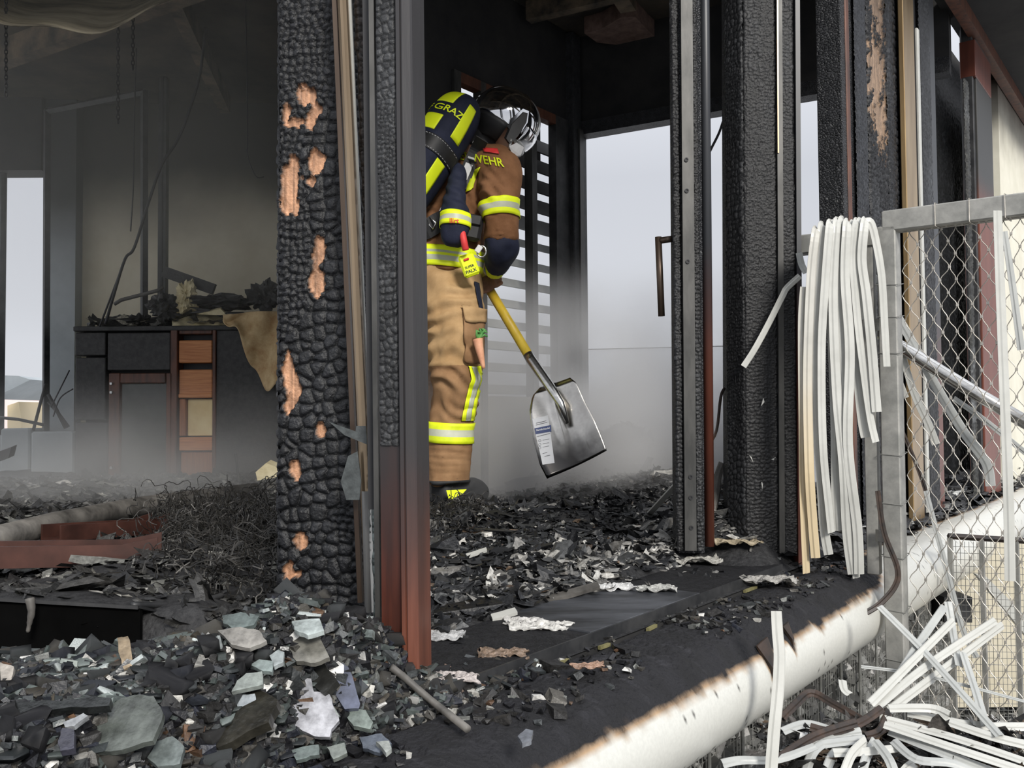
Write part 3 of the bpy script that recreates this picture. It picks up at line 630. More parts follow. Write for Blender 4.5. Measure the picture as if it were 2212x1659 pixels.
# ------------------------------------------------------------------ rubble
def to_f(x, y):
    dx = x - F0.x; dy = y - F0.y
    return dx*0.6 + dy*0.8, dx*0.8 - dy*0.6
def gauss(x, y, cx, cy, sx, sy): return np.exp(-((x-cx)/sx)**2 - ((y-cy)/sy)**2)
def Hgt(x, y):
    x = np.asarray(x, float); y = np.asarray(y, float); t, o = to_f(x, y)
    h = 0.022 + 0.035*fbm(x*5, y*5, 5, 4) - 0.012
    # heap in front on the left
    fl = sstep(-0.02, -0.30, x)*sstep(1.46, 1.28, y + 0.10*sstep(-.4,-.7,x))
    h = h + fl*(0.055 + 0.05*fbm(x*7+3, y*7, 8, 3)) + 0.07*gauss(x, y, -0.17, 1.13, 0.17, 0.16) + 0.04*gauss(x, y, -0.34, 1.28, 0.12, 0.14) 
    # inside on the right
    ins = sstep(1.6, 2.6, y)
    h = h + 0.05*ins*fbm(x*3, y*3, 30, 3)
    for (px, py, Y, hh, sx, sy) in ((1340,900,4.55,.30,.30,.28), (1545,1150,2.55,.10,.14,.16), (1240,1075,3.1,.05,.35,.18), (1020,1060,3.5,.01,.25,.2), (1720,1160,2.6,.05,.12,.2), (1440,960,3.9,.10,.3,.3)):
        c = P(px, py, Y); h = h + hh*gauss(x, y, c.x, c.y, sx, sy)
    # inside on the left
    h = h + 0.05*sstep(-0.3, -0.6, x)*sstep(1.7, 2.3, y)*fbm(x*3, y*2, 33, 3) + 0.07*gauss(x, y, -0.75, 1.9, .30, .3)
    h = h*sstep(0.075, -0.03, o) * (1 - 0.75*sstep(-0.20, -0.13, o)*sstep(0.0, 0.08, t)*sstep(1.35,1.2,t))
    # black slot behind the heap
    h = h * (1 - 0.9*sstep(-0.30,-0.42,x)*sstep(1.17,1.22,y)*sstep(1.42,1.37,y))
    h = h + .085*sstep(-.36,-.50,x)*sstep(1.36,1.40,y)*sstep(1.75,1.45,y)
    return np.maximum(h, 0.001)
def rubble_base():
    tt = np.arange(-1.7, 7.2, 0.022); oo = np.arange(-5.2, 0.062, 0.022); T_, O_ = np.meshgrid(tt, oo)
    x = F0.x + 0.6*T_ + 0.8*O_; y = F0.y + 0.8*T_ - 0.6*O_
    z = Hgt(x, y) + 0.002
    V = np.stack([x, y, z], -1); nu, nv = len(tt), len(oo); idx = np.arange(nu*nv).reshape(nv, nu)
    f = np.stack([idx[:-1,:-1], idx[:-1,1:], idx[1:,1:], idx[1:,:-1]], -1).reshape(-1, 4)
    cx = x.ravel()[f].mean(1); cy = y.ravel()[f].mean(1)
    sh = (cx-CN.x)*wd.y - (cy-CN.y)*wd.x                        # behind the window wall
    beyond = (sh < 0) & (cx > CN.x-0.02)
    s_ = -((cx-CN.x)*0.6+(cy-CN.y)*0.8); oo_ = (cx-CN.x)*0.8-(cy-CN.y)*0.6
    beyond |= (oo_ < 0.0) & (s_ > -0.5) & (s_ < 1.72) & (cx > -0.72)
    keep = ~beyond & (cx > -3.6) & (cy < 6.2) & (cy > 0.4) & ~((cx > -1.15) & (cy > 4.6) & (cx < 0.2) & (oo_ < 0))
    me = arr_mesh('rubble_layer', V.reshape(-1,3), f[keep])
    bm = bmesh.new(); bm.from_mesh(me); bmesh.ops.delete(bm, geom=[v for v in bm.verts if not v.link_faces], context='VERTS'); bm.to_mesh(me); bm.free()
    return finish('rubble_layer', me, None, ('rubble_base',), True)
tag(rubble_base(), 'black layer of fire rubble covering the floor', 'rubble', kind='stuff')

RS = np.random.RandomState(4)
def rot_mats(n, tilt):
    """random yaw, then a tilt of up to `tilt` rad about a random level axis"""
    yaw = RS.uniform(0, 2*np.pi, n); ta = RS.uniform(0, 2*np.pi, n); tl = RS.normal(0, tilt, n)
    def rz(a):
        m = np.zeros((n,3,3)); c, s = np.cos(a), np.sin(a); m[:,0,0]=c; m[:,0,1]=-s; m[:,1,0]=s; m[:,1,1]=c; m[:,2,2]=1; return m
    rx = np.zeros((n,3,3)); c, s = np.cos(tl), np.sin(tl); rx[:,0,0]=1; rx[:,1,1]=c; rx[:,1,2]=-s; rx[:,2,1]=s; rx[:,2,2]=c
    return rz(ta) @ rx @ rz(yaw)
def tpl_chunk(seed):
    r = np.random.RandomState(seed); v = np.array([(x,y,z) for z in (-.5,.5) for y in (-.5,.5) for x in (-.5,.5)]) + r.uniform(-.2,.2,(8,3))
    f = [(0,2,3,1),(4,5,7,6),(0,1,5,4),(2,6,7,3),(0,4,6,2),(1,3,7,5)]
    return v, np.array(f)
def tpl_shard(seed):
    r = np.random.RandomState(seed); n = 5; a = np.sort(r.uniform(0, 2*np.pi, n)) ; a = (a + np.arange(n)*2*np.pi/n)/2*1.0
    a = np.arange(n)*2*np.pi/n + r.uniform(-.45,.45,n); rad = r.uniform(.28,.62,n)
    p = np.stack([np.cos(a)*rad, np.sin(a)*rad], -1); v = np.concatenate([np.c_[p, np.full(n,-.5)], np.c_[p*0.93, np.full(n,.5)]])
    f = []
    for k in range(1, n-1): f.append((n, n+k, n+k+1, n+k+1)); f.append((0, k+1, k, k))
    for k in range(n): f.append((k, (k+1)%n, n+(k+1)%n, n+k))
    return v, f
def tpl_flake(seed):
    r = np.random.RandomState(seed); g = np.linspace(-.5,.5,4); v = []
    ph = r.uniform(0,6,4)
    for y in g:
        for x in g:
            v.append((x + .12*math.sin(6*y+ph[0]), y + .15*math.sin(5*x+ph[1]), .9*(x*x)*r.uniform(.4,1.3) + .35*math.sin(4*y+ph[2]) + r.uniform(-.12,.12)))
    f = [(j*4+i, j*4+i+1, (j+1)*4+i+1, (j+1)*4+i) for j in range(3) for i in range(3)]
    keep = [q for q in f if r.random_sample() > .12] or f
    return np.array(v), keep
TPL = {'chunk': [tpl_chunk(k) for k in range(8)], 'shard': [tpl_shard(40+k) for k in range(8)], 'flake': [tpl_flake(80+k) for k in range(10)]}
def tri_quads(f):
    """everything to triangles"""
    out = []
    for q in f:
        q = list(q)
        if len(q) == 3 or q[2] == q[3]: out.append(tuple(q[:3]))
        else: out += [(q[0],q[1],q[2]), (q[0],q[2],q[3])]
    return np.array(out)
def scatter(name, kind, pts, sizes, cols, tilt, label, cat, m='rubble', smooth=False):
    n = len(pts); tp = TPL[kind]; which = RS.randint(0, len(tp), n); R = rot_mats(n, tilt); Vs, Fs, Cs = [], [], []; off = 0
    for k, (v, f) in enumerate(tp):
        ix = np.where(which == k)[0]
        if len(ix) == 0: continue
        f = tri_quads(f); vv = np.einsum('nij,nvj->nvi', R[ix], np.asarray(v)[None]*sizes[ix][:,None,:]) + pts[ix][:,None,:]
        nv = len(v); Vs.append(vv.reshape(-1,3)); Fs.append((f[None] + (off + np.arange(len(ix))*nv)[:,None,None]).reshape(-1,3)); Cs.append(np.repeat(cols[ix], nv, 0)); off += len(ix)*nv
    me = arr_mesh(name, np.concatenate(Vs), np.concatenate(Fs), np.concatenate(Cs))
    return tag(finish(name, me, None, (m,), smooth), label, cat, kind='stuff')
def palette(n, entries):
    w = np.array([e[0] for e in entries], float); w /= w.sum(); ix = RS.choice(len(entries), n, p=w); c = np.array([e[1] for e in entries])[ix]
    return c*RS.uniform(0.6, 1.4, n)[:,None]
def pts_in(n, x0, x1, y0, y1, cond, sink=0.3, sz=None):
    out = []
    tot = 0
    while tot < n:
        x = RS.uniform(x0, x1, n*2); y = RS.uniform(y0, y1, n*2); k = cond(x, y); p = np.stack([x[k], y[k]], -1); out.append(p); tot += len(p)
    p = np.concatenate(out)[:n]; return np.c_[p, Hgt(p[:,0], p[:,1])]
def in_front(x, y):
    t, o = to_f(x, y); return (o < 0.07) & ((y < 1.42) | (x > -0.42)) & (x < 0.04) & ~((x < -0.40) & (y > 1.19)) & (np.abs(x) < 0.62*y)
STONE = [(3,(.022,.021,.020)), (4.5,(.008,.008,.010)), (1.7,(.06,.056,.048)), (1.6,(.04,.044,.045)), (.55,(.13,.135,.125)), (.4,(.34,.33,.30)), (.22,(.6,.59,.56)), (.8,(.016,.018,.026)), (.25,(.09,.05,.028))]
n = 15000; p = pts_in(n, -0.9, 0.06, 0.62, 1.5, in_front); s_ = np.minimum(RS.lognormal(math.log(.0066), .55, n), .016)
sz = np.c_[s_*RS.uniform(.8,1.7,n), s_*RS.uniform(.7,1.2,n), s_*RS.uniform(.4,.9,n)]; p[:,2] += sz[:,2]*.15
scatter('rubble_chunks', 'chunk', p, sz, palette(n, STONE), .6, 'small broken stones and charcoal chunks of the foreground rubble heap', 'rubble')
n = 1700; p = pts_in(n, -0.9, 0.06, 0.62, 1.5, in_front); s_ = np.minimum(RS.lognormal(math.log(.016), .5, n), .032)
GLASS = [(3,(.055,.066,.062)), (2.8,(.026,.030,.031)), (1.3,(.13,.152,.143)), (.5,(.33,.36,.35)), (1.6,(.014,.016,.02)), (.6,(.06,.052,.04))]
sz = np.c_[s_*RS.uniform(.8,1.7,n), s_*RS.uniform(.6,1.1,n), RS.uniform(.003,.007,n)]; p[:,2] += .006
scatter('glass_splinters', 'shard', p, sz, palette(n, GLASS), .5, 'many small grey-green glass splinters mixed into the foreground rubble', 'glass splinters', 'shard')
# inside, on the right: ash and charred flakes
def in_right(x, y):
    t, o = to_f(x, y); a = (x-CN.x)*wd.y-(y-CN.y)*wd.x; return (o < -0.02) & (t > 0.02) & (t < 3.6) & (a > 0.02) & ((x > -0.16*y-0.02)) & ~((x<.4)&(((x-CN.x)*0.8-(y-CN.y)*0.6)<.05))
ASH = [(6,(.007,.0075,.009)), (3.5,(.020,.021,.023)), (1.5,(.055,.057,.058)), (.55,(.18,.175,.165)), (.22,(.45,.435,.40)), (.22,(.11,.075,.05))]
def ash_pal(p):
    n = len(p); c = palette(n, ASH); t, o = to_f(p[:,0], p[:,1])
    near = (RS.uniform(0,1,n) < .6*sstep(-.62,-.12,o)*sstep(.35,.95,t)) ; c[near] = c[near]*0.4 + palette(near.sum(), [(1,(.30,.29,.265)), (1,(.16,.155,.145)), (.7,(.46,.45,.42))])*.75
    return c
def edge_keep(x, y):
    t, o = to_f(x, y); cover = np.where((t < 1.32) & (o > -0.17), vn(t*9+2, o*14, 91) > .56, True); return in_right(x, y) & cover
n = 17000; p = pts_in(n, -0.6, 2.2, 1.35, 5.2, edge_keep); s_ = RS.lognormal(math.log(.0135), .5, n)
sz = np.c_[s_*RS.uniform(.8,2.2,n), s_*RS.uniform(.5,1.0,n), s_*RS.uniform(.25,.7,n)]; p[:,2] += .004
scatter('ash_flakes', 'flake', p, sz, ash_pal(p), .45, 'curled ash and charred flakes littering the floor around the firefighter', 'ash', smooth=False)
n = 8000; p = pts_in(n, -0.6, 2.2, 1.35, 4.2, edge_keep); s_ = RS.lognormal(math.log(.0095), .6, n)
sz = np.c_[s_*RS.uniform(1,3.2,n), s_*RS.uniform(.5,1.0,n), s_*RS.uniform(.2,.6,n)]; p[:,2] += .003
scatter('char_crumbs', 'chunk', p, sz, ash_pal(p), .35, 'charcoal crumbs and splinters between the ash flakes on the right', 'charcoal')
# crumbs on the charred deck edge and beyond the fence
def on_deck(x, y):
    t, o = to_f(x, y); return (o > 0.0) & (o < 0.19) & (t > -0.5) & (t < 1.6)
n = 900; p = pts_in(n, -0.3, 1.1, 0.7, 2.7, on_deck); p = p[vn(p[:,0]*7, p[:,1]*7, 12) > .42]; n = len(p); t, o = to_f(p[:,0], p[:,1]); p[:,2] = 0.002 - np.clip(o-.15,0,1)**2*5; s_ = RS.lognormal(math.log(.0065), .5, n)
scatter('deck_crumbs', 'chunk', p, np.c_[s_*1.5, s_, s_*.6], palette(n, STONE), .4, 'fine crumbs scattered on the scorched deck edge', 'crumbs')
def behind_fence(x, y):
    t, o = to_f(x, y); return (o > -0.6) & (o < 0.17) & (t > 1.35) & (t < 5.5)
n = 2600; p = pts_in(n, 0.6, 4, 2.2, 6.5, behind_fence); t, o = to_f(p[:,0], p[:,1]); p = p[(o < .09 + .05*vn(t*6, t*0, 3)) & (RS.uniform(0,1,n) < 1-.6*sstep(0,.15,o))]; n = len(p); p[:,2] = np.maximum(p[:,2], .004); s_ = RS.lognormal(math.log(.028), .45, n)
scatter('facade_litter', 'flake', p, np.c_[s_*1.5, s_*.8, s_*.5], palette(n, [(4,(.015,.015,.016)),(2,(.05,.05,.05)),(1,(.2,.2,.19)),(.5,(.42,.42,.4))]), .4, 'burnt litter on the ledge behind the fence mesh', 'litter')
# inside, on the left
def in_left(x, y): return (x < -0.16*y-0.1) & (x > -0.62*y-.1) & (y > 1.37) & (y < 5.3)
n = 8000; p = pts_in(n, -3.2, -0.3, 1.38, 5.3, in_left); s_ = RS.lognormal(math.log(.020), .5, n)
scatter('floor_litter', 'flake', p + np.array([0,0,.004]), np.c_[s_*RS.uniform(1,2.4,n), s_*.7, s_*.4], palette(n, [(5,(.014,.014,.014)),(3,(.04,.039,.037)),(1.8,(.11,.11,.10)),(.5,(.32,.31,.28))]), .4, 'burnt litter on the floor of the smoky left room', 'litter')

# ---- single pieces one can pick out
def place_on(px, py, dz=0.0):
    d = ray(px, py); k = 0.3
    for _ in range(4000):
        q = CAMLOC + d*k
        if q.z <= float(Hgt(q.x, q.y)) : break
        k += 0.002
    return q + UP*dz
def piece(name, poly, tiltn, th, m, label, cat, col=None, group=None, jag=0.06, seed=0, lift=0.03):
    cx = sum(x for x, y in poly)/len(poly); ymax = max(y for x, y in poly); c = place_on(cx, (ymax*2+sum(y for x,y in poly)/len(poly))/3, lift)
    n = Vector(tiltn).normalized(); rnd = random.Random(seed); q = [onplane(x, y, c, n) for x, y in poly]; r = []
    for i in range(len(q)):
        a, b = q[i], q[(i+1)%len(q)]; r.append(a); d = (b-a).cross(n)
        for k in (.33,.66): r.append(a.lerp(b, k+rnd.uniform(-.1,.1)) + d*rnd.uniform(-jag, jag))
    mb = MB(); mb.prism(r, -n*th); me = mb.mesh(name)
    if col is not None: set_col(me, np.array(col)[None].repeat(len(me.vertices), 0))
    return tag(finish(name, me, None, (m,)), label, cat, group)
UPC = (0.0,-0.55,0.83)
big = [
 ('stone_slab', [(641,1464),(672,1466),(678,1494),(712,1500),(722,1530),(733,1556),(716,1575),(712,1592),(678,1590),(640,1568),(606,1577),(576,1556),(610,1520)], (0.05,-.75,.66), .008, (.34,.34,.36), 'large pale grey jagged slab in the foreground rubble', 'slab'),
 ('glass_plate', [(165,1592),(190,1560),(262,1508),(300,1500),(332,1504),(352,1540),(330,1600),(262,1620),(180,1618)], (-.1,-.6,.8), .007, (.085,.095,.085), 'large dull green glass plate lying at the lower left', 'glass plate'),
 ('slate_strip', [(704,1446),(738,1432),(752,1440),(778,1520),(775,1530),(745,1532)], (.2,-.7,.68), .008, (.075,.085,.125), 'blue-grey strip leaning right of the pale grey slab', 'strip'),
 ('charred_board', [(398,1612),(520,1506),(560,1490),(600,1512),(580,1560),(470,1615)], (-.2,-.5,.84), .012, (.026,.024,.018), 'dark charred board slanting towards the pale slab', 'board'),
 ('charred_board', [(670,1438),(700,1430),(728,1470),(700,1500),(682,1486)], (-.3,-.6,.74), .01, (.022,.022,.02), 'small black board between the pale slab and the blue strip', 'board'),
 ('glass_shard', [(742,1530),(790,1534),(806,1560),(800,1575),(764,1568),(750,1550)], UPC, .007, (.17,.20,.18), 'green glass shard right below the blue-grey strip', 'glass shard'),
 ('glass_shard', [(630,1342),(690,1336),(700,1362),(665,1372),(636,1360)], (0,-.35,.93), .006, (.36,.40,.39), 'pale mint glass shard at the foot of the charred pillar', 'glass shard'),
 ('glass_shard', [(624,1372),(650,1366),(690,1376),(712,1420),(680,1432),(640,1428),(622,1398)], (0,-.6,.8), .007, (.15,.145,.125), 'brown-grey rounded shard below the pale mint shard', 'glass shard'),
 ('glass_shard', [(480,1330),(520,1322),(560,1330),(548,1350),(508,1358),(482,1346)], UPC, .006, (.12,.145,.14), 'dark green shard near the left of the pillar foot', 'glass shard'),
 ('glass_shard', [(470,1362),(520,1354),(560,1362),(576,1384),(540,1400),(500,1392)], UPC, .006, (.24,.23,.21), 'beige-grey shard left of the brown-grey rounded shard', 'glass shard'),
 ('glass_shard', [(540,1436),(560,1424),(590,1428),(588,1452),(560,1446)], UPC, .006, (.22,.26,.25), 'pointed pale green shard left above the pale slab', 'glass shard'),
 ('glass_shard', [(582,1416),(600,1404),(614,1408),(612,1430),(592,1440)], UPC, .006, (.30,.33,.33), 'square-ish pale shard beside the pointed green shard', 'glass shard'),
 ('glass_shard', [(532,1454),(566,1450),(568,1478),(545,1484),(500,1494),(512,1470)], UPC, .006, (.24,.265,.245), 'bent olive-grey shard left of the dark cavity', 'glass shard'),
 ('glass_shard', [(508,1500),(550,1498),(556,1526),(515,1532)], (0,-.8,.6), .006, (.30,.33,.35), 'square bluish glass piece on the edge of the charred board', 'glass shard'),
 ('glass_shard', [(630,1620),(688,1608),(690,1630),(640,1642)], UPC, .006, (.14,.17,.16), 'long green shard under the pale slab', 'glass shard'),
 ('glass_shard', [(706,1614),(744,1604),(750,1626),(720,1640)], UPC, .006, (.19,.21,.19), 'triangular green shard under the pale slab', 'glass shard'),
 ('glass_shard', [(776,1592),(824,1584),(846,1606),(820,1626),(784,1616)], UPC, .006, (.09,.105,.13), 'slate-blue shard at the lower right of the heap', 'glass shard'),
 ('glass_shard', [(812,1602),(840,1600),(846,1616),(834,1626)], (0,-.3,.95), .006, (.33,.35,.33), 'small pale corner shard on the slate-blue shard', 'glass shard'),
 ('glass_shard', [(318,1636),(340,1600),(372,1590),(398,1612),(388,1650),(340,1656)], UPC, .007, (.13,.15,.145), 'rounded grey shard at the bottom edge of the picture', 'glass shard'),
 ('ceramic_strip', [(34,1394),(60,1396),(138,1410),(136,1420),(70,1412),(34,1404)], UPC, .010, (.30,.32,.29), 'long pale grey strip lying across the left rubble', 'strip'),
 ('ceramic_strip', [(132,1422),(168,1428),(166,1440),(130,1432)], UPC, .010, (.28,.31,.28), 'short pale grey strip lying beside the longer one', 'strip'),
 ('metal_plate', [(253,1378),(276,1374),(284,1410),(285,1438),(268,1446),(260,1420)], (0,-.5,.86), .004, (.28,.22,.15), 'tan bent metal plate standing in the left rubble', 'metal plate'),
 ('dark_slate', [(125,1600),(135,1572),(160,1576),(160,1616),(130,1622)], UPC, .008, (.045,.045,.06), 'dark violet slate piece left of the large green plate', 'slate'),
 ('glass_shard', [(136,1560),(180,1540),(190,1546),(160,1568),(140,1570)], UPC, .006, (.28,.29,.3), 'pale streaky splinter above the dark violet slate', 'glass shard'),
 ('glass_shard', [(0,1430),(30,1440),(26,1480),(0,1490)], UPC, .006, (.36,.33,.29), 'off-white chip at the left picture edge', 'glass shard'),
 ('charred_board', [(0,1520),(100,1512),(240,1508),(236,1524),(120,1532),(0,1548)], UPC, .010, (.016,.018,.018), 'long black board lying level at the left edge', 'board'),
 ('charred_board', [(165,1510),(180,1500),(270,1504),(272,1516),(190,1518)], UPC, .010, (.05,.06,.056), 'grey-green lath lying on the long black board', 'lath'),
 ('glass_shard', [(742,1262),(756,1290),(764,1330),(734,1336),(722,1322)], (.1,-.85,.5), .006, (.17,.20,.185), 'pointed green shard standing against the pillar foot', 'glass shard'),
 ('glass_shard', [(655,1250),(690,1250),(700,1272),(698,1296),(712,1306),(656,1306)], (.0,-.85,.5), .006, (.20,.215,.21), 'curved grey shard standing in front of the pillar foot', 'glass shard'),
 ('slate_chip', [(1118,1590),(1136,1574),(1152,1578),(1148,1598),(1128,1606)], (0,-.2,.98), .006, (.16,.17,.19), 'smooth grey chip lying on the scorched deck edge', 'chip'),
]
for i, b in enumerate(big):
    piece(b[0], b[1], b[2], b[3], 'shard', b[5], b[6], b[4], seed=i+1, jag=.05)
# shards stuck on the pillar side
for i, (poly, Y, lab) in enumerate(( ([(712,912),(768,932),(770,920),(790,920),(792,960),(744,940)], 1.40, 'jagged dark glass shard stuck on the bronze strip'), ([(752,985),(772,975),(780,1040),(776,1080),(748,1080),(736,1040)], 1.40, 'long grey glass shard hanging beside the bronze strip'))):
    q = [P(x, y, Y) for x, y in poly]; me = MB().prism(q, (0,.006,0)).mesh('glass_shard'); set_col(me, np.array([[.06,.068,.068]]).repeat(len(me.vertices),0)); tag(finish('glass_shard', me, None, ('shard',)), lab, 'glass shard')
tag(MB().prism([P(756,1350,1.37), P(805,1336,1.37), P(806,1440,1.36), P(758,1450,1.36)], (0,.012,0)).build('burnt_block', 'cab_char'), 'burnt dark olive block under the bronze strip', 'block')
# rusty wire rod in front of the red post
tag(MB().tube([place_on(845,1490,.03), place_on(870,1506,.028), place_on(930,1545,.02), place_on(1010,1596,.012)], .005, 10).build('rusty_rod', 'pipe', None, True), 'rusty rod slanting from the foot of the red corner post', 'rod')
# pale strips on the right
def lath(poly, lab, th, m='white_slat', cat='strip', n=(0,-.25,.97), lift=.02):
    return piece('pale_strip', poly, n, th, m, lab, cat, None, jag=.02, lift=lift)
lath([(1060,1326),(1112,1312),(1118,1322),(1064,1338)], 'short white strip lying in the ash near the deck edge', .006)
lath([(1006,1196),(1050,1182),(1052,1188),(1010,1202)], 'small pale splinter in the dark ash behind the red post', .006)
lath([(910,1180),(925,1186),(944,1208),(926,1210)], 'pale leaf-like splinter just right of the red post', .005)
lath([(1170,1300),(1190,1284),(1290,1256),(1296,1266),(1210,1290)], 'long grey splinter in the middle of the ash floor', .008, 'pipe', 'splinter')
rnd = random.Random(21)
a = G(1382,1132,.04); b = P(1460,1048,2.75); d = b-a
tag(MB().box((a+b)/2, (d.length, .022, .005), rot=d.to_track_quat('X','Z').to_matrix()).build('white_lath', 'white_slat'), 'white lath leaning against the foot of the slim post', 'lath')
# individual random glass shards and flakes (largest)
def scatter_single(name, kind, n, region, cond, smin, smax, pal, m, label, cat, group, tilt, thick=None, flat=.35):
    p = pts_in(n, *region, cond); meshes = []
    for k, (v, f) in enumerate(TPL[kind]):
        meshes.append((np.asarray(v), tri_quads(f)))
    R = rot_mats(n, tilt); c = palette(n, pal); variants = {}; c_of = {}
    for i in range(n):
        k = RS.randint(len(meshes)); ci = RS.randint(6)
        if (k, ci) not in variants:
            me = arr_mesh(name, meshes[k][0], meshes[k][1], np.repeat(c[i][None], len(meshes[k][0]), 0)); me.materials.append(MATS[m]); variants[(k, ci)] = me; g = c[i].mean(); c_of[(k, ci)] = 'black' if g < .018 else 'dark grey' if g < .06 else 'mid grey' if g < .14 else 'pale grey' if g < .3 else 'whitish'
        s = RS.uniform(smin, smax); o = bpy.data.objects.new(name, variants[(k, ci)])
        M = Matrix([list(r) for r in R[i]]).to_4x4(); o.matrix_world = Matrix.Translation((p[i,0], p[i,1], p[i,2]+.008)) @ M @ Matrix.Diagonal((s*RS.uniform(.9,1.6), s*RS.uniform(.6,1), thick or s*flat, 1))
        link(o); tp_px = 1106 + 2000*p[i,0]/p[i,1]; tone = c_of[(k, ci)]
        where = label(tp_px, p[i,1]) if callable(label) else label
        tag(o, (tone + ' ' + where), cat, group)
def heap_place(x, y):
    r = ('at the left picture edge' if x < 130 else 'left of the tan metal plate' if x < 250 else 'around the large green glass plate' if x < 380 else 'near the slanting charred board' if x < 540 else 'by the pale grey slab' if x < 740 else 'near the rusty rod')
    return r + (', front of the heap' if y < .86 else ', middle of the heap' if y < 1.08 else ', back of the heap')
def floor_place(x, y):
    r = ('just right of the red post' if x < 1010 else 'behind the metal sheet' if x < 1200 else 'left of the slim post' if x < 1430 else 'around the slim post foot' if x < 1560 else 'by the broad pillar')
    return r + (', near the deck edge' if y < 1.9 else ', half way in' if y < 2.6 else ', towards the firefighter')
scatter_single('glass_shard', 'shard', 150, (-0.8,0.0,0.66,1.4), in_front, .018, .036, GLASS, 'shard', (lambda x, y: 'jagged glass shard ' + heap_place(x, y)), 'glass shard', 'glass shards in the foreground rubble', .45, .006)
scatter_single('stone_chunk', 'chunk', 120, (-0.8,0.02,0.66,1.4), in_front, .016, .026, STONE, 'rubble', (lambda x, y: 'broken stone chunk ' + heap_place(x, y)), 'stone', 'stone chunks in the foreground rubble', .5, None, .7)
scatter_single('charred_flake', 'flake', 130, (-0.3,1.6,1.5,3.6), edge_keep, .026, .05, ASH, 'rubble', (lambda x, y: 'curled burnt flake ' + floor_place(x, y)), 'flake', 'burnt flakes on the floor right of the red post', .4, None, .35)

# crumpled pale ash sheets and fibre clumps on the right floor
def crumple(px, py, w, h, m, label, cat, seed, col=(.5,.49,.46)):
    c = place_on(px, py, .012); sx = 1.35*w*c.y/2000; sy = 1.2*h*c.y/2000*2.2; nu, nv = 26, 20; V = np.zeros((nv, nu, 3))
    for j in range(nv):
        for i in range(nu):
            u = i/(nu-1)-.5; v = j/(nv-1)-.5; r = 1 + .35*mnoise.noise(Vector((math.atan2(v,u)*2, seed, 0)))
            V[j,i] = (c.x + u*sx*r, c.y + v*sy*r, c.z + sx*(.10*mnoise.noise(Vector((u*5+seed, v*5, 1))) + .04*mnoise.noise(Vector((u*13, v*13+seed, 3)))) + .008)
    me = grid_mesh('ash_sheet', V, nu, nv, np.repeat((np.array(col)[None]), nu*nv, 0)); o = finish('ash_sheet', me, None, (m,), False); md = o.modifiers.new('t','SOLIDIFY'); md.thickness = .0015
    return tag(o, label, cat, 'crumpled sheets on the ash floor')
crumple(1165,1376,96,26,'rubble','large crumpled pale ash sheet near the middle of the deck edge','ash sheet',1)
crumple(1130,1364,60,20,'rubble','smaller pale ash sheet behind the large crumpled one','ash sheet',2,(.42,.41,.39))
crumple(985,1490,70,26,'rubble','crumpled pink-grey ash sheet right of the red post foot','ash sheet',3,(.40,.36,.34))
crumple(955,1395,70,30,'rubble','white speckled ash sheet just right of the red post','ash sheet',4,(.38,.38,.38))
crumple(1085,1435,74,26,'rubble','brown fibrous clump hanging over the deck edge sheet','fibre clump',5,(.17,.12,.085))
crumple(1325,1285,60,26,'rubble','white crumpled ash piece in the middle of the floor','ash sheet',6,(.5,.5,.49))
crumple(1660,1268,90,22,'rubble','grey crumpled ash sheet below the broad pillar','ash sheet',7,(.26,.25,.23))
crumple(1590,1185,70,24,'rubble','tan ash clump between the slim post and the broad pillar','ash sheet',8,(.30,.25,.17))
crumple(1270,1465,50,14,'rubble','burnt pink-brown scab on the scorched deck edge','scab',9,(.26,.16,.11))
crumple(1420,1290,60,20,'rubble','pale grey ash piece in front of the slim post','ash sheet',10,(.33,.33,.31))
crumple(1500,1225,80,22,'rubble','light ash patch at the foot of the slim post','ash sheet',11,(.30,.29,.26))
# ------------------------------------------------------------------ left room: cabinet block, clutter, cables
CY = 5.3                                                     # plane of the cabinet front
def cq(x, y): return P(x, y, CY)
def cbox(name, x0, y0, x1, y1, depth, m, parent, out=0.0, bev=0.004):
    a = cq(x0, y1); b = cq(x1, y0); c = (a+b)/2; mb = MB(); mb.box(Vector((c.x, CY-out+depth/2, c.z)), (abs(b.x-a.x), depth, abs(b.z-a.z)), bev=bev); return mb.build(name, m, parent)
cb = thing('bar_cabinet', 'charred bar cabinet with a glazed door and an open column of orange wood', 'cabinet', Vector((-1.9, CY+.3, 0.02)))
mb = MB(); a = cq(170, 1060); b = cq(640, 712); mb.box(Vector(((a.x+b.x)/2, CY+0.33, (b.z+.0)/2)), (b.x-a.x, 0.5, b.z)); mb.build('carcass', 'soot', cb)
cbox('top_board', 160, 702, 640, 716, 0.62, 'cab_char', cb, 0.015)
for (x0,y0,x1,y1) in ((162,718,228,768),(162,772,228,908),(162,912,232,1058),(232,718,368,800)): cbox('front_panel', x0,y0,x1,y1, 0.10, 'cab_char', cb, 0.0)
cbox('end_panel', 466, 712, 640, 1056, 0.08, 'cab_char', cb, 0.0)
cbox('upright', 368, 712, 385, 1050, 0.12, 'wood_brown', cb, 0.012); cbox('upright', 459, 712, 468, 1050, 0.12, 'wood_brown', cb, 0.012)
dr = cbox('door', 236, 806, 372, 1046, 0.04, 'wood_brown', cb, 0.0)
cbox('door_pane', 262, 828, 362, 1038, 0.02, 'dirty_glass', dr, 0.006)
for (x0,y0,x1,y1) in ((236,806,262,1046),(360,806,372,1046),(262,806,360,828)): cbox('door_frame', x0,y0,x1,y1, 0.03, 'wood_brown', dr, 0.018)
for y in (829, 848, 1010, 1029): cbox('hinge', 241, y-3, 247, y+3, 0.012, 'aluminium', dr, 0.03, 0.002)
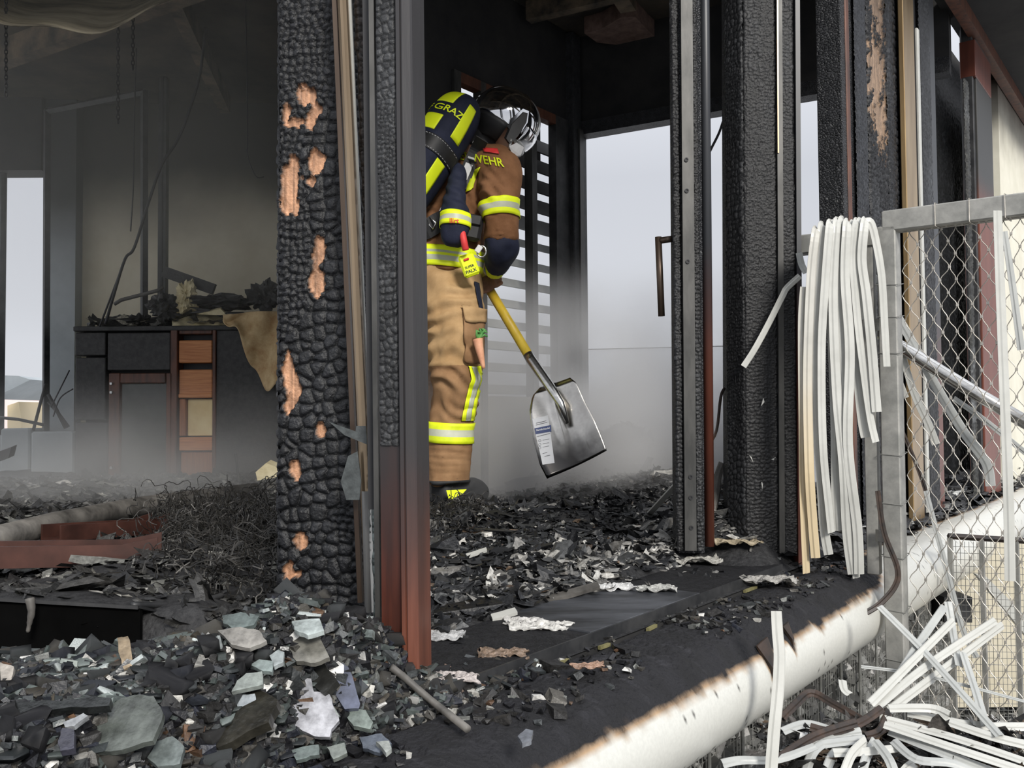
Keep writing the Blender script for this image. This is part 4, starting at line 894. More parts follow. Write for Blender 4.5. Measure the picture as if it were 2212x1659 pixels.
for i, (y0, y1, m) in enumerate(((735,784,'wood_orange'),(798,852,'wood_orange'),(944,974,'wood_orange'))): cbox('drawer_front', 386, y0, 458, y1, 0.10, m, cb, -0.004 if i else 0.002)
cbox('shelf_edge', 386, 850, 459, 860, 0.12, 'wood_orange', cb, 0.008); cbox('inner_panel', 401, 862, 458, 942, 0.06, 'cream', cb, -0.03); cbox('inner_side', 386, 862, 400, 942, 0.10, 'wood_vert', cb, -0.005)
cbox('lower_panel', 386, 976, 458, 1052, 0.06, 'wood_vert', cb, -0.03); cbox('column_back', 384, 712, 460, 1052, 0.04, 'black', cb, -0.075); cbox('top_lip', 386, 712, 458, 722, 0.1, 'wood_brown', cb, 0.0)
# scorched leather-like cloth hanging over the right end
def cloth(u, v):
    x = 482 + (640-482)*u; top = 682 - 10*math.sin(u*2.6)
    bottom = top + 14 + 150*sstep(0.03, 0.62, u) + 10*math.sin(u*23); y = top + (bottom-top)*v
    p = P(x, y, CY - 0.05 - 0.035*math.sin(u*8+1.2)*v - 0.02*math.sin(v*5+u*14)); return tuple(p)
tag(sheet_surface('scorched_cloth', cloth, 44, 26, 'cloth', 0.006), 'scorched tan cloth hanging over the right end of the bar cabinet', 'cloth')
def pad(u, v):
    p = P(372 + 270*u, 706 - 22*v - 12*math.sin(u*5+.6)*v, CY + 0.0 + 0.25*v); return (p.x, p.y, p.z + .012*math.sin(u*40)*math.sin(v*9))
tag(sheet_surface('foam_sheet', pad, 40, 10, 'foam', 0.012), 'crumpled cream foam sheet lying on the bar cabinet top', 'foam')
def lump(name, px, py, Y, r, m, label, cat, seed, sq=(1,1,1), sub=4, amp=.6):
    bm = bmesh.new(); bmesh.ops.create_icosphere(bm, subdivisions=sub, radius=1.0); c = P(px, py, Y)
    for v in bm.verts:
        k = 1 + amp*(mnoise.noise(v.co*1.7 + Vector((seed*7.1, seed*3.3, 0)))) + amp*.7*mnoise.noise(v.co*4.3 + Vector((seed, 0, seed*2.0))) + amp*.5*mnoise.noise(v.co*11 + Vector((seed, 5, 0)))
        v.co = Vector((v.co.x*sq[0], v.co.y*sq[1], v.co.z*sq[2]))*k*r + c
    me = bpy.data.meshes.new(name); bm.to_mesh(me); bm.free(); return tag(finish(name, me, None, (m,), False), label, cat)
lump('foam_lump', 402, 642, CY+.12, .075, 'foam', 'torn yellow foam lump on top of the bar cabinet', 'foam', 3, (.8,.7,1.1))
lump('char_heap', 356, 662, CY+.1, .085, 'cab_char', 'black burnt heap left of the foam lump on the cabinet', 'burnt heap', 4, (1,.8,.8))
lump('char_heap', 470, 655, CY+.18, .13, 'cab_char', 'low dark burnt heap right of the foam lump on the cabinet', 'burnt heap', 5, (1.5,.8,.35))
lump('char_heap', 290, 694, CY+.15, .10, 'cab_char', 'flat burnt heap on the left of the cabinet top', 'burnt heap', 6, (1.6,.9,.28))
lump('char_heap', 575, 640, CY+.2, .11, 'cab_char', 'dark burnt bundle on the cabinet beside the charred pillar', 'burnt heap', 7, (.8,.6,.85))
tag(MB().box(P(408,606,CY+.15), (.32,.03,.065), rot=Matrix.Rotation(math.radians(20),3,'Y')).build('charred_plank', 'cab_char'), 'black charred plank sticking up from the cabinet clutter', 'plank')
tag(MB().tube([P(247,657,CY+.1), P(262,648,CY+.1), P(340,628,CY+.12), P(352,620,CY+.12)], .011, 10).build('grey_rail', 'pipe', None, True), 'grey rail sticking out left over the cabinet top', 'rail')
rnd = random.Random(31)
CL = ['small burnt scrap on the left of the cabinet top', 'burnt scrap beside the black heap on the cabinet', 'burnt scrap lying in the middle of the cabinet top', 'pale scrap in the middle of the cabinet top', 'burnt scrap near the foam lump', 'pale scrap right of the foam lump', 'burnt scrap above the hanging cloth', 'burnt scrap next to the charred pillar on the cabinet']
for i, x in enumerate((255, 315, 345, 375, 430, 460, 510, 560)):
    c = P(x, 692-rnd.uniform(0,22), CY+rnd.uniform(.02,.2)); q = [c+Vector((rnd.uniform(-.09,.09), rnd.uniform(-.03,.03), rnd.uniform(-.02,.03))) for _ in range(5)]
    q.sort(key=lambda p: math.atan2(p.z-c.z, p.x-c.x)); tag(MB().prism(q, (0,.02,.006)).build('burnt_scrap', 'foam' if i in (3,5) else 'cab_char'), CL[i], 'scrap', 'scraps on the cabinet top')
# slim metal frame of a glass partition
pf = thing('partition_frame', 'slim dark metal partition frame in front of the beige back wall', 'frame', P(310, 1060, 5.75))
def bar_px(name, pts, Y, w, m, parent): mb = MB(); mb.tube([P(x, y, yy) for (x, y), yy in zip(pts, Y)], w, 4); return mb.build(name, m, parent)
bar_px('frame_post', [(312,196),(311,1060)], (5.7,5.7), .024, 'dark_steel', pf); bar_px('frame_post', [(102,236),(99,930)], (5.9,5.9), .024, 'dark_steel', pf); bar_px('frame_rail', [(100,240),(312,198)], (5.9,5.7), .022, 'dark_steel', pf)
tp_ = thing('tall_steel_post', 'tall dark steel post standing behind the bar cabinet', 'post', P(352, 1060, 5.75)); mb = MB(); mb.box(Vector((P(352,600,5.75).x, 5.75, 1.27)), (.048,.05,2.54)); mb.build('shaft', 'dark_steel', tp_); mb = MB(); mb.box(Vector((P(352,600,5.75).x, 5.722, 1.27)), (.012,.01,2.54)); mb.build('groove_strip', 'black', tp_)
tag(MB().tube([Vector((P(6,500,6.18).x,6.18,.28)), Vector((P(6,500,6.18).x,6.18,2.08))], .024, 8).build('window_mullion', 'dark_steel'), 'dark window mullion at the far left edge of the picture', 'mullion')
for i, (pts, r) in enumerate(( ([(99,830),(88,868),(72,930)], .010), ([(104,852),(122,885),(142,925)], .012), ([(104,868),(128,895),(148,922)], .010), ([(0,902),(40,906),(95,918)], .010) )):
    tag(MB().tube([P(x, y, 5.85) for x, y in pts], r, 8).build('bent_rod', 'dark_steel', None, True), ['left brace rod at the foot of the partition frame', 'steep brace rod right of the partition frame foot', 'lower brace rod right of the partition frame foot', 'level rod lying on the parapet at the left edge'][i], 'rod', 'rods at the frame foot')
for i, (x0, y0, x1, y1, Y) in enumerate(((0,925,64,1010,5.9),(66,932,160,1012,5.8))):
    a = P(x0,y1,Y); b = P(x1,y0,Y); tag(MB().box(((a.x+b.x)/2, Y+.15, b.z/2), (b.x-a.x, .3, b.z), bev=.01).build('concrete_block', 'grey_wall'), ['grey parapet block at the left edge under the window', 'grey parapet block next to the bar cabinet'][i], 'block', 'parapet blocks')
# chains and cables
def chain(px, y0, y1, Y, label):
    mb = MB(); n = max(2, int((y1-y0)/9)); L = 13*Y/2000
    for k in range(n):
        c = P(px, y0+(y1-y0)*(k+.5)/n, Y); ring = []
        for a in range(12):
            q = 2*math.pi*a/12; lx = math.cos(q)*L*.25; lz = math.sin(q)*L*.5; ring.append(c + (Vector((lx,0,lz)) if k % 2 == 0 else Vector((0,lx,lz))))
        mb.tube(ring+[ring[0]], L*.09, 5, cap=False)
    return tag(mb.build('chain', 'black'), label, 'chain', 'hanging chains')
chain(287, -20, 150, 3.4, 'long black chain hanging from the ceiling sheet'); chain(255, -118, 266, 4.2, 'shorter black chain hanging lower beside the long chain'); chain(13, -20, 208, 3.0, 'black chain hanging at the left picture edge')
for i, (pts, Y, r) in enumerate(( ([(444,60),(432,160),(410,235),(385,300),(350,355),(320,440),(290,535),(270,560),(245,640),(228,700)], 4.9, .0075), ([(270,560),(240,640),(215,706)], 4.92, .005), ([(295,100),(290,260),(288,400),(282,500)], 5.3, .004), ([(528,-130),(535,270),(534,330),(552,380),(570,382)], 4.2, .0025), ([(150,800),(120,860),(110,880)], 5.7, .004), ([(158,840),(130,860),(115,900)], 5.7, .004) )):
    tag(MB().tube(smooth_path([P(x, y, Y) for x, y in pts], 5), r, 6).build('hanging_cable', 'black', None, True), ['thick black cable sagging from the ceiling down to the cabinet', 'second strand of the cable ending on the cabinet top', 'thin cable hanging beside the partition frame post', 'thin wire dangling just left of the charred pillar', 'thin wire slanting down at the grey wall column', 'lower thin wire at the grey wall column'][i], 'cable', 'dangling cables')
# ------------------------------------------------------------------ fallen metal on the left floor
tag(MB().tube([P(-30,1168,2.2), P(120,1130,2.5), P(300,1095,3.0), P(552,1062,3.65)], [.030,.031,.033,.035], 20).build('fallen_pipe', 'pipe', None, True), 'long ash-grey pipe lying diagonally across the left floor', 'pipe')
def beam(pts, w, h, m, label, t=.006):
    """an open channel lying on its back"""
    r = thing('steel_channel', label, 'steel beam', Vector(pts[0]))
    a, b = Vector(pts[0]), Vector(pts[1]); d = (b-a).normalized(); s = d.cross(UP).normalized(); mb = MB()
    prof = [(-w/2,0),(w/2,0),(w/2,h),(w/2-t,h),(w/2-t,t),(-w/2+t,t),(-w/2+t,h),(-w/2,h)]
    mb.loft([[p + s*x + UP*z for x, z in prof] for p in (a, a.lerp(b,.8), b+UP*.015)]); mb.build('channel', m, r)
    return r
mat('rust_beam', srgb(50,30,25), srgb(80,50,42), rough=0.4, scale=7, stretch=(1,1,1))
beam((P(-60,1222,1.95), P(345,1214,2.05)), .10, .045, 'rust_beam', 'red-painted steel channel lying in front of the fallen pipe')
beam((P(110,1168,2.35), P(345,1150,2.7)), .07, .04, 'rust_beam', 'shorter rust-red channel between pipe and front channel')
mat('gap_shade_black', (.0015,.0015,.0015), (.003,.003,.003), rough=.95, scale=9, spec=.05)  # near-black colour that carries the shade of the gap under the cover
lst = thing('fallen_cover', 'black metal cover lying with its edge raised above a dark gap', 'metal cover', P(120, 1340, 1.3))
e0 = P(-40,1288,1.33); e1 = P(300,1308,1.37); back = Vector((0.02,.07,-.02))
MB().prism([e0, e1, e1+back-UP*.005, e0+back], (0,0,-.004)).build('cover_plate', 'dark_steel', lst)
MB().prism([e0-UP*.005, e1-UP*.005, e1, e0], (0,-.004,0)).build('cover_edge', 'dark_steel', lst)
MB().prism([e0+Vector((0,.004,-.16)), e1+Vector((0,.004,-.12)), e1+Vector((0,.004,-.006)), e0+Vector((0,.004,-.006))], (0,.01,0)).build('gap_shade_plate', 'gap_shade_black', lst)  # added black sheet standing in for the shade inside the gap
tag(MB().tube(smooth_path([P(285,1307,1.38), P(380,1306,1.45), P(430,1300,1.5), P(480,1286,1.55)], 5), .005, 8).build('bent_rail', 'dark_steel', None, True), 'thin bent rail running from the black cover towards the pillar', 'rail')
tag(MB().tube(smooth_path([P(64,1292,1.318), P(68,1320,1.316), P(64,1345,1.315), P(60,1366,1.314)], 4), [.006,.007,.006,.006,.005,.005,.005,.004,.004,.003,.003,.003,.002], 7).build('melted_drip', 'pipe', None, True), 'melted drip hanging from the edge of the black cover', 'drip')
# pale torn boards near the pillar at floor level
for i, poly in enumerate(([(552,1020),(575,1000),(604,1012),(604,1030),(556,1038)], [(556,1066),(604,1054),(604,1072),(566,1076)])):
    q = [P(x, y, 4.1) for x, y in poly]; tag(MB().prism(q, (0,.08,.01)).build('torn_panel', 'foam'), ['upper torn cream panel lying beside the charred pillar', 'lower torn cream panel beside the end of the pipe'][i], 'panel')
tag(MB().tube([P(509,980,4.6), P(517,1050,4.6)], .006, 6).build('upright_rod', 'dark_steel'), 'thin upright rod behind the end of the fallen pipe', 'rod')
tag(MB().prism([P(-420,1130,4.2), P(24,966,4.2), P(18,990,4.2), P(-420,1152,4.2)], (0,.05,.01)).build('charred_stub', 'black'), 'end of a black charred plank poking in at the left edge', 'stub')
# wire tangle (burnt springs)
def tangle(name, label, blobs, n, seed, r=.0022):
    rn = random.Random(seed); mb = MB()
    for k in range(n):
        px, py, Y, sx, sy = rn.choice(blobs); c = P(px+rn.gauss(0,sx), py+rn.gauss(0,sy), Y+rn.gauss(0,.10)); c.z = max(c.z, .03)
        R = rn.uniform(.018,.05); nrm = Vector((rn.gauss(0,1), rn.gauss(0,1), rn.gauss(0,.7))).normalized(); u = nrm.orthogonal().normalized(); v = nrm.cross(u); a0 = rn.uniform(0,6.28); sweep = rn.uniform(2.0,7.5); m = int(sweep*3.6)+3; pitch = rn.uniform(-.03,.03)
        mb.tube([c + (u*math.cos(a0+sweep*i/m) + v*math.sin(a0+sweep*i/m))*R*(1+.3*math.sin(i)) + nrm*pitch*i/m for i in range(m+1)], r, 3, cap=False)
    return tag(mb.build(name, 'wire'), label, 'wire tangle', kind='stuff')
tangle('wire_tangle', 'tangled burnt spring wires heaped beside the charred pillar', [(380,1110,2.7,35,20),(440,1140,2.5,55,25),(420,1190,2.2,70,30),(500,1160,2.3,55,40),(540,1220,1.95,40,40),(450,1250,1.85,70,30),(480,1100,2.8,30,20),(570,1140,2.3,20,40)], 620, 7, .0012)
tangle('wire_tangle', 'burnt curly wires near the boot of the firefighter', [(930,1120,3.2,35,10),(1000,1100,3.3,40,10),(960,1150,2.9,40,12)], 160, 9, .0017)

# small burnt litter on the cabinet top
n = 260; xs = RS.uniform(P(185,700,CY).x, P(630,700,CY).x, n); ys = RS.uniform(CY+.02, CY+.5, n); zt = P(300,702,CY).z
pp_ = np.c_[xs, ys, zt + .006 + .05*np.abs(RS.normal(0,1,n))*(1-np.abs((xs-xs.mean())/1.2))*.6]; s_ = RS.lognormal(math.log(.035), .5, n)
scatter('cabinet_litter', 'flake', pp_, np.c_[s_*1.6, s_*.8, s_*.6], palette(n, [(4,(.02,.02,.02)),(2,(.06,.06,.055)),(1,(.2,.19,.17)),(.8,(.42,.39,.31))]), .5, 'burnt litter heaped on the bar cabinet top', 'litter')
# ------------------------------------------------------------------ firefighter
TH = math.radians(42); HD = Vector((math.cos(TH), math.sin(TH), 0)); RT = Vector((math.sin(TH), -math.cos(TH), 0))
def ring(c, ax, ay, rx, ry, n=24, pw=2.0):
    out = []
    for k in range(n):
        q = 2*math.pi*k/n; x, y = math.cos(q), math.sin(q); out.append(Vector(c) + ax*(math.copysign(abs(x)**(2/pw), x)*rx) + ay*(math.copysign(abs(y)**(2/pw), y)*ry))
    return out
def limb(mb, pts, radii, n=20, flat=1.0):
    pts = smooth_path(pts, 5); rr = []
    m = len(radii)-1; N = len(pts)
    for i in range(N):
        u = i/(N-1)*m; k = min(int(u), m-1); rr.append(radii[k]*(1-(u-k)) + radii[k+1]*(u-k))
    mb.tube(pts, rr, n)
def blob(mb, c, rx, ry, rz, n=12):
    rings = []
    for i in range(1, n):
        a = math.pi*i/n; rings.append([Vector(c) + Vector((math.cos(q)*rx*math.sin(a), math.sin(q)*ry*math.sin(a), -math.cos(a)*rz)) for q in [2*math.pi*k/16 for k in range(16)]])
    mb.loft(rings)
def solid(name, mb, voxel, wrinkles, smooth_it=6, seed=0, parent=None, mats=(), disp=True):
    """closed pieces fused to one skin, then wrinkled like heavy cloth; wrinkles: [(point, radius, direction, wavelength, depth)]"""
    me = mb.mesh(name+'_raw'); o = bpy.data.objects.new(name+'_raw', me); link(o)
    r = o.modifiers.new('r', 'REMESH'); r.mode = 'VOXEL'; r.voxel_size = voxel; s = o.modifiers.new('s', 'SMOOTH'); s.iterations = smooth_it; s.factor = .5
    dg = bpy.context.evaluated_depsgraph_get(); ev = o.evaluated_get(dg); m2 = bpy.data.meshes.new_from_object(ev); bpy.data.objects.remove(o)
    m2.materials.clear()
    n = len(m2.vertices); co = np.empty(n*3, np.float32); m2.vertices.foreach_get('co', co); co = co.reshape(-1,3).astype(float)
    nr = np.empty(n*3, np.float32); m2.vertices.foreach_get('normal', nr); nr = nr.reshape(-1,3)
    d = np.zeros(n)
    d += .013*(np.array([mnoise.noise(Vector(c)*9 + Vector((seed,0,0))) for c in co]))
    d += .008*(np.array([mnoise.noise(Vector((c[0]*22, c[1]*22, c[2]*15)) + Vector((seed*3,1,0))) for c in co]))
    for (p, rad, dirv, wl, dep) in wrinkles:
        p = np.array(p); dirv = np.array(Vector(dirv).normalized()); q = co - p; dist = np.linalg.norm(q, axis=1); wgt = np.exp(-(dist/rad)**2)
        ph = q @ dirv; wob = np.array([mnoise.noise(Vector(c)*7) for c in co])*2.6; d += dep*wgt*np.sin(2*math.pi*ph/wl + wob*2.2)
    if disp: co = co + nr*d[:,None]
    m2.vertices.foreach_set('co', co.astype(np.float32).ravel()); m2.update(); m2.name = name
    bvh = BVHTree.FromPolygons([Vector(c) for c in co], [tuple(p.vertices) for p in m2.polygons])
    return m2, bvh
def shell_patch(name, bvh, fn, nu, nv, off, m, parent, th=.002):
    """a cloth piece laid on a garment: fn(u,v) -> pixel, dropped on to the garment surface"""
    V = np.zeros((nv, nu, 3)); last = None
    for j in range(nv):
        for i in range(nu):
            px, py = fn(i/(nu-1), j/(nv-1)); d = ray(px, py).normalized(); h = bvh.ray_cast(CAMLOC, d)
            if h[0] is None or (last is not None and (h[0]-last).length > .25): p = last if last is not None else P(px, py, 3.6)
            else: p = h[0] + h[1]*off if h[1].dot(d) < 0 else h[0] - h[1]*off; last = h[0] + (h[1]*off if h[1].dot(d) < 0 else -h[1]*off)
            V[j, i] = p
    o = finish(name, grid_mesh(name, V, nu, nv), parent, (m,), True); md = o.modifiers.new('t', 'SOLIDIFY'); md.thickness = th; md.offset = -1; return o
def quadpx(a, b, c, d):
    def f(u, v):
        x = (a[0]*(1-u)+b[0]*u)*(1-v) + (d[0]*(1-u)+c[0]*u)*v; y = (a[1]*(1-u)+b[1]*u)*(1-v) + (d[1]*(1-u)+c[1]*u)*v; return x, y
    return f
def band(name, bvh, c0, c1, off, mats, parent, rows=7, n=48, zones=(0,0,1,1,0,0), tilt=None, maxd=.4):
    """reflective band round a limb: cast outwards from the limb axis to its surface"""
    c0, c1 = Vector(c0), Vector(c1); ax = (c1-c0).normalized() if tilt is None else Vector(tilt).normalized(); u = ax.orthogonal().normalized(); v = ax.cross(u); V = np.zeros((rows, n, 3))
    for j in range(rows):
        c = c0.lerp(c1, j/(rows-1)); ds = []
        for k in range(n):
            q = 2*math.pi*k/n; d = u*math.cos(q)+v*math.sin(q); h = bvh.ray_cast(c, d); ds.append(min(h[3], maxd) if h[0] is not None else .08)
        ds = [max(sorted((ds[k-1], ds[k], ds[(k+1)%n]))[1], .01) for k in range(n)]
        for k in range(n):
            q = 2*math.pi*k/n; V[j, k] = c + (u*math.cos(q)+v*math.sin(q))*(ds[k]+off)
    me = grid_mesh(name, V, n, rows, wrap=True); mi = np.repeat(np.array(zones[:rows-1]), n); o = finish(name, me, parent, mats, True); me.polygons.foreach_set('material_index', mi.astype(np.int32)); md = o.modifiers.new('t', 'SOLIDIFY'); md.thickness = .003; md.offset = 0; return o
def text_mesh(txt, size, bold=.0):
    cu = bpy.data.curves.new('t', 'FONT'); cu.body = txt; cu.size = size; cu.offset = bold; cu.align_x = 'CENTER'; cu.align_y = 'CENTER'; cu.resolution_u = 3
    o = link(bpy.data.objects.new('t', cu)); dg = bpy.context.evaluated_depsgraph_get(); me = bpy.data.meshes.new_from_object(o.evaluated_get(dg)); bpy.data.objects.remove(o); bpy.data.curves.remove(cu); me.materials.clear(); return me
def text_on(name, txt, size, mapfn, m, parent, bold=.0):
    me = text_mesh(txt, size, bold); bm = bmesh.new(); bm.from_mesh(me); bmesh.ops.subdivide_edges(bm, edges=[e for e in bm.edges if e.calc_length() > size*.3], cuts=2); bm.to_mesh(me); bm.free()
    for v in me.vertices: v.co = mapfn(v.co.x, v.co.y)
    return finish(name, me, parent, (m,))

PY = 3.80
hip = P(944, 590, PY)
# the body under the kit: one continuous figure
bodymb = MB()
chest = P(1006, 395, PY+.05); neckb = P(1040, 318, PY+.06); headc = P(1082, 268, PY+.02)
limb(bodymb, [hip-UP*.05, hip+UP*.12, chest, neckb], [.13,.12,.14,.07]); limb(bodymb, [neckb, headc], [.055,.06]); blob(bodymb, headc, .085,.085,.11)
R_hip, R_knee, R_ank = P(975, 640, PY-.12), P(984, 815, PY-.13), P(969, 1045, PY-.10); L_hip, L_knee, L_ank = P(915, 640, PY+.10), P(893, 800, PY+.16), P(868, 1030, PY+.20)
limb(bodymb, [hip, R_hip, R_knee, R_ank, R_ank-UP*.06], [.09,.085,.055,.045,.04]); limb(bodymb, [hip, L_hip, L_knee, L_ank, L_ank-UP*.06], [.09,.085,.055,.045,.04])
R_sh, R_el, R_wr = P(1078, 365, PY-.13), P(1084, 508, PY-.16), P(1068, 592, PY-.03); L_sh, L_el, L_wr = P(958, 372, PY+.16), P(1010, 500, PY+.26), P(1035, 575, PY+.14)
limb(bodymb, [chest+UP*.05, R_sh, R_el, R_wr], [.06,.05,.042,.03]); limb(bodymb, [chest+UP*.05, L_sh, L_el, L_wr], [.06,.05,.042,.03])
bm_, _ = solid('person', bodymb, .012, [], 8, disp=False)
ff = finish('person', bm_, None, ('skin',), True); tag(ff, 'person in tan and brown fire kit with a chrome helmet, bending over a shovel', 'person')
# trousers
tm = MB()
rgs = [ring(P(948,560,PY), RT, HD, .185,.15), ring(hip, RT, HD, .20,.165), ring(P(952,650,PY-.005), RT, HD, .19,.165)]; tm.loft(rgs)
limb(tm, [P(968,612,PY-.07), P(982,690,PY-.12), P(985,780,PY-.135), P(984,840,PY-.125), P(974,915,PY-.11), P(969,985,PY-.105), P(968,1044,PY-.10)], [.12,.122,.106,.092,.090,.088,.091], 26)
limb(tm, [P(925,612,PY+.06), P(908,700,PY+.12), P(893,800,PY+.16), P(880,900,PY+.18), P(868,1034,PY+.20)], [.12,.115,.098,.09,.09], 26)
wr = [(P(930,690,PY-.15), .13, (.25,0,.95), .065, .013), (P(985,632,PY-.2), .09, (-.2,0,1), .05, .009), (P(925,640,PY-.15), .08, (-.35,0,1), .055, .010), (P(1000,650,PY-.2), .12, (.5,0,1), .07, .004), (P(985,810,PY-.22), .11, (.6,.2,1), .055, .010), (P(940,760,PY-.15), .10, (-.5,.2,1), .06, .010), (P(968,985,PY-.2), .10, (.1,0,1), .026, .003), (P(905,800,PY+.06), .12, (-.4,0,1), .045, .010), (P(1000,870,PY-.18), .10, (.5,0,1), .045, .006)]
tme, tb = solid('trousers', tm, .009, wr, 6, 2)
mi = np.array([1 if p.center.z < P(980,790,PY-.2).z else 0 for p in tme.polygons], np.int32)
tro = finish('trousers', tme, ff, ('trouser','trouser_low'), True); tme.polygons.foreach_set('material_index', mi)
band('knee_band', tb, P(972,954,PY-.105), P(974,911,PY-.11), .006, ('neon_dirty','silver_tape'), tro)
band('trouser_hem', tb, P(968,1045,PY-.10), P(968,1036,PY-.10), .003, ('boot','boot'), tro, rows=3, zones=(0,0))
def stripe(x0, w): return lambda u, v: (np.interp(v, [0,.25,.4,.6,1], [1012,1018,1012,1006,997]) + x0 + w*u, 790+120*v)
shell_patch('leg_stripe', tb, stripe(-2,26), 8, 30, .006, 'neon', tro); shell_patch('leg_tape', tb, stripe(6,10), 5, 30, .009, 'silver_tape', tro)
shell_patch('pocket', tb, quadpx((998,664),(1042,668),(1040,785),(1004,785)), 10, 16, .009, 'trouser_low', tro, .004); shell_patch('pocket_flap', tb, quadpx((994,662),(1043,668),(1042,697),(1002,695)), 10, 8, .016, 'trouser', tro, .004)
shell_patch('side_seam', tb, quadpx((1022,610),(1032,612),(1046,700),(1040,700)), 4, 14, .005, 'navy', tro)
# jacket
jm = MB()
sp_t = RT - UP*.30; sp_t.normalize()
jm.loft([ring(P(945,597,PY), RT, HD, .205,.17), ring(P(948,560,PY), RT, HD, .20,.168), ring(P(958,510,PY+.005), RT, HD, .19,.155), ring(P(975,450,PY+.02), (RT-UP*.1).normalized(), HD, .195,.155), ring(P(996,395,PY+.04), sp_t, HD, .205,.145), ring(P(1016,352,PY+.055), sp_t, HD, .185,.125), ring(P(1034,322,PY+.06), sp_t, HD, .10,.09), ring(P(1046,306,PY+.05), sp_t, HD, .07,.07)])
limb(jm, [P(1040,352,PY-.03), P(1075,366,PY-.12), P(1080,430,PY-.15), P(1083,480,PY-.165), P(1082,522,PY-.165)], [.085,.088,.082,.074,.070], 26)
limb(jm, [P(995,370,PY+.10), P(955,385,PY+.18), P(985,470,PY+.28), P(1010,505,PY+.27)], [.08,.08,.075,.065], 22)
limb(jm, [P(1010,505,PY+.27), P(1034,572,PY+.15)], [.065,.045], 20)
wr = [(P(1046,425,PY-.2), .07, (.5,0,.8), .035, .008), (P(1060,400,PY-.2), .08, (.7,0,.5), .04, .007), (P(1085,500,PY-.25), .06, (.1,0,1), .022, .006), (P(1020,420,PY-.12), .08, (.8,0,.4), .045, .008), (P(930,480,PY-.15), .12, (.6,0,.8), .05, .007)]
jme, jb = solid('jacket', jm, .009, wr, 5, 5); jk = finish('jacket', jme, ff, ('jacket',), True)
band('hem_band', jb, P(945,588,PY), P(949,545,PY), .006, ('neon','silver_tape'), jk, rows=9, n=64, zones=(0,0,1,1,0,1,0,0))
band('sleeve_band', jb, P(1083,474,PY-.16), P(1081,440,PY-.152), .005, ('neon','silver_tape'), jk, maxd=.095)
sm_ = MB(); limb(sm_, [P(1082,512,PY-.165), P(1082,535,PY-.155), P(1076,562,PY-.11), P(1070,582,PY-.07)], [.071,.068,.058,.046], 22); sm2, sb = solid('forearm_guard', sm_, .008, [], 5, 8); finish('forearm_guard', sm2, jk, ('navy',), True)
sm_ = MB(); limb(sm_, [P(1070,576,PY-.075), P(1068,592,PY-.045)], [.042,.037], 18); sm2, sb = solid('sleeve_cuff', sm_, .007, [], 3, 9, disp=False); finish('sleeve_cuff', sm2, jk, ('neon_dirty',), True)
shell_patch('chest_stripe', jb, quadpx((1022,368),(1040,362),(1018,412),(1008,416)), 5, 10, .006, 'neon_dirty', jk)
shell_patch('shoulder_tag', jb, quadpx((1044,321),(1074,324),(1078,335),(1047,330)), 8, 5, .006, 'red_tag', jk)
def jmap(x, y):
    px = 1019 + x*.93 - y*.25; py = 341 + x*.16 - y; d = ray(px, py).normalized(); h = jb.ray_cast(CAMLOC, d); return (h[0] - d*.006) if h[0] is not None else P(px, py, 3.6)
text_on('back_lettering', 'FEUERWEHR', 26, jmap, 'neon_dirty', jk, .4)
# collar and hood
cm = MB(); limb(cm, [P(1036,326,PY+.05), P(1052,296,PY+.04), P(1072,272,PY+.02)], [.092,.085,.085], 22); cme, _ = solid('neck_hood', cm, .009, [(P(1060,310,PY-.1), .1, (.3,0,1), .035, .006)], 5, 11); finish('neck_hood', cme, jk, ('rubber',), True)
# boots
def boot(ank, name='boot'):
    b = MB(); d = HD; z0 = max(float(Hgt(ank.x, ank.y)), 0.0) + .0
    base = Vector((ank.x, ank.y, z0)); limb(b, [ank+UP*.05, Vector((ank.x, ank.y, z0+.09))], [.074,.066], 18)
    limb(b, [base+UP*.045-d*.05, base+UP*.05+d*.06, base+UP*.045+d*.15, base+UP*.035+d*.19], [.05,.055,.05,.035], 18)
    me, _ = solid(name, b, .009, [], 5, 13); return finish(name, me, ff, ('boot',), True)
b1 = boot(R_ank); boot(L_ank)
q = [P(x, y, PY-.215) for x, y in ((964,1059),(1008,1057),(1000,1066),(970,1081))]; mb = MB(); mb.prism(q, (0,.004,0)); mb.build('boot_tab', 'neon', b1)
mb = MB(); mb.prism([P(x, y, PY-.217) for x, y in ((968,1074),(971,1067),(974,1072),(971,1071))], (0,.001,0)); mb.build('tab_mark', 'ink_black', b1)
# hands
def hand(name, c, fdir, palm_n, side, parent):
    """gloved hand closed round a bar: fdir along the knuckles, palm facing palm_n"""
    b = MB(); f = Vector(fdir).normalized(); n = Vector(palm_n).normalized(); s = f.cross(n).normalized(); c = Vector(c)
    b.loft([ring(c - n*.012 + s*(-.035+k*.0175), f, n, .042-.004*abs(k-2), .018) for k in range(5)])
    for i, (o, ln) in enumerate(((-.031,.9),(-.010,1.0),(.011,.95),(.031,.78))):
        k0 = c + f*o + s*.036; r = .0105 if i < 3 else .009
        limb(b, [k0 - s*.012, k0 + s*.016*ln + n*.004, k0 + s*.020*ln + n*.030*ln, k0 + s*.002 + n*.044*ln, k0 - s*.018 + n*.040*ln], [r*1.05, r, r, r*.95, r*.8], 9)
    t0 = c - f*.030 - s*.018; limb(b, [t0, t0 - f*.018 + n*.020, t0 - f*.016 + n*.042 + s*.012, t0 - f*.008 + n*.050 + s*.030], [.014,.0125,.0115,.009], 9)
    me, _ = solid(name, b, .0045, [], 2, 15, disp=False); return finish(name, me, parent, ('glove',), True)
SH0 = P(1022, 566, PY+.10); SH1 = P(1148, 778, PY-.13); SH2 = P(1190, 838, PY-.19); hdir = (SH1-SH0).normalized()
hp = SH0.lerp(SH1, (622-566)/(778-566)*.95)
view = (hp-CAMLOC).normalized()
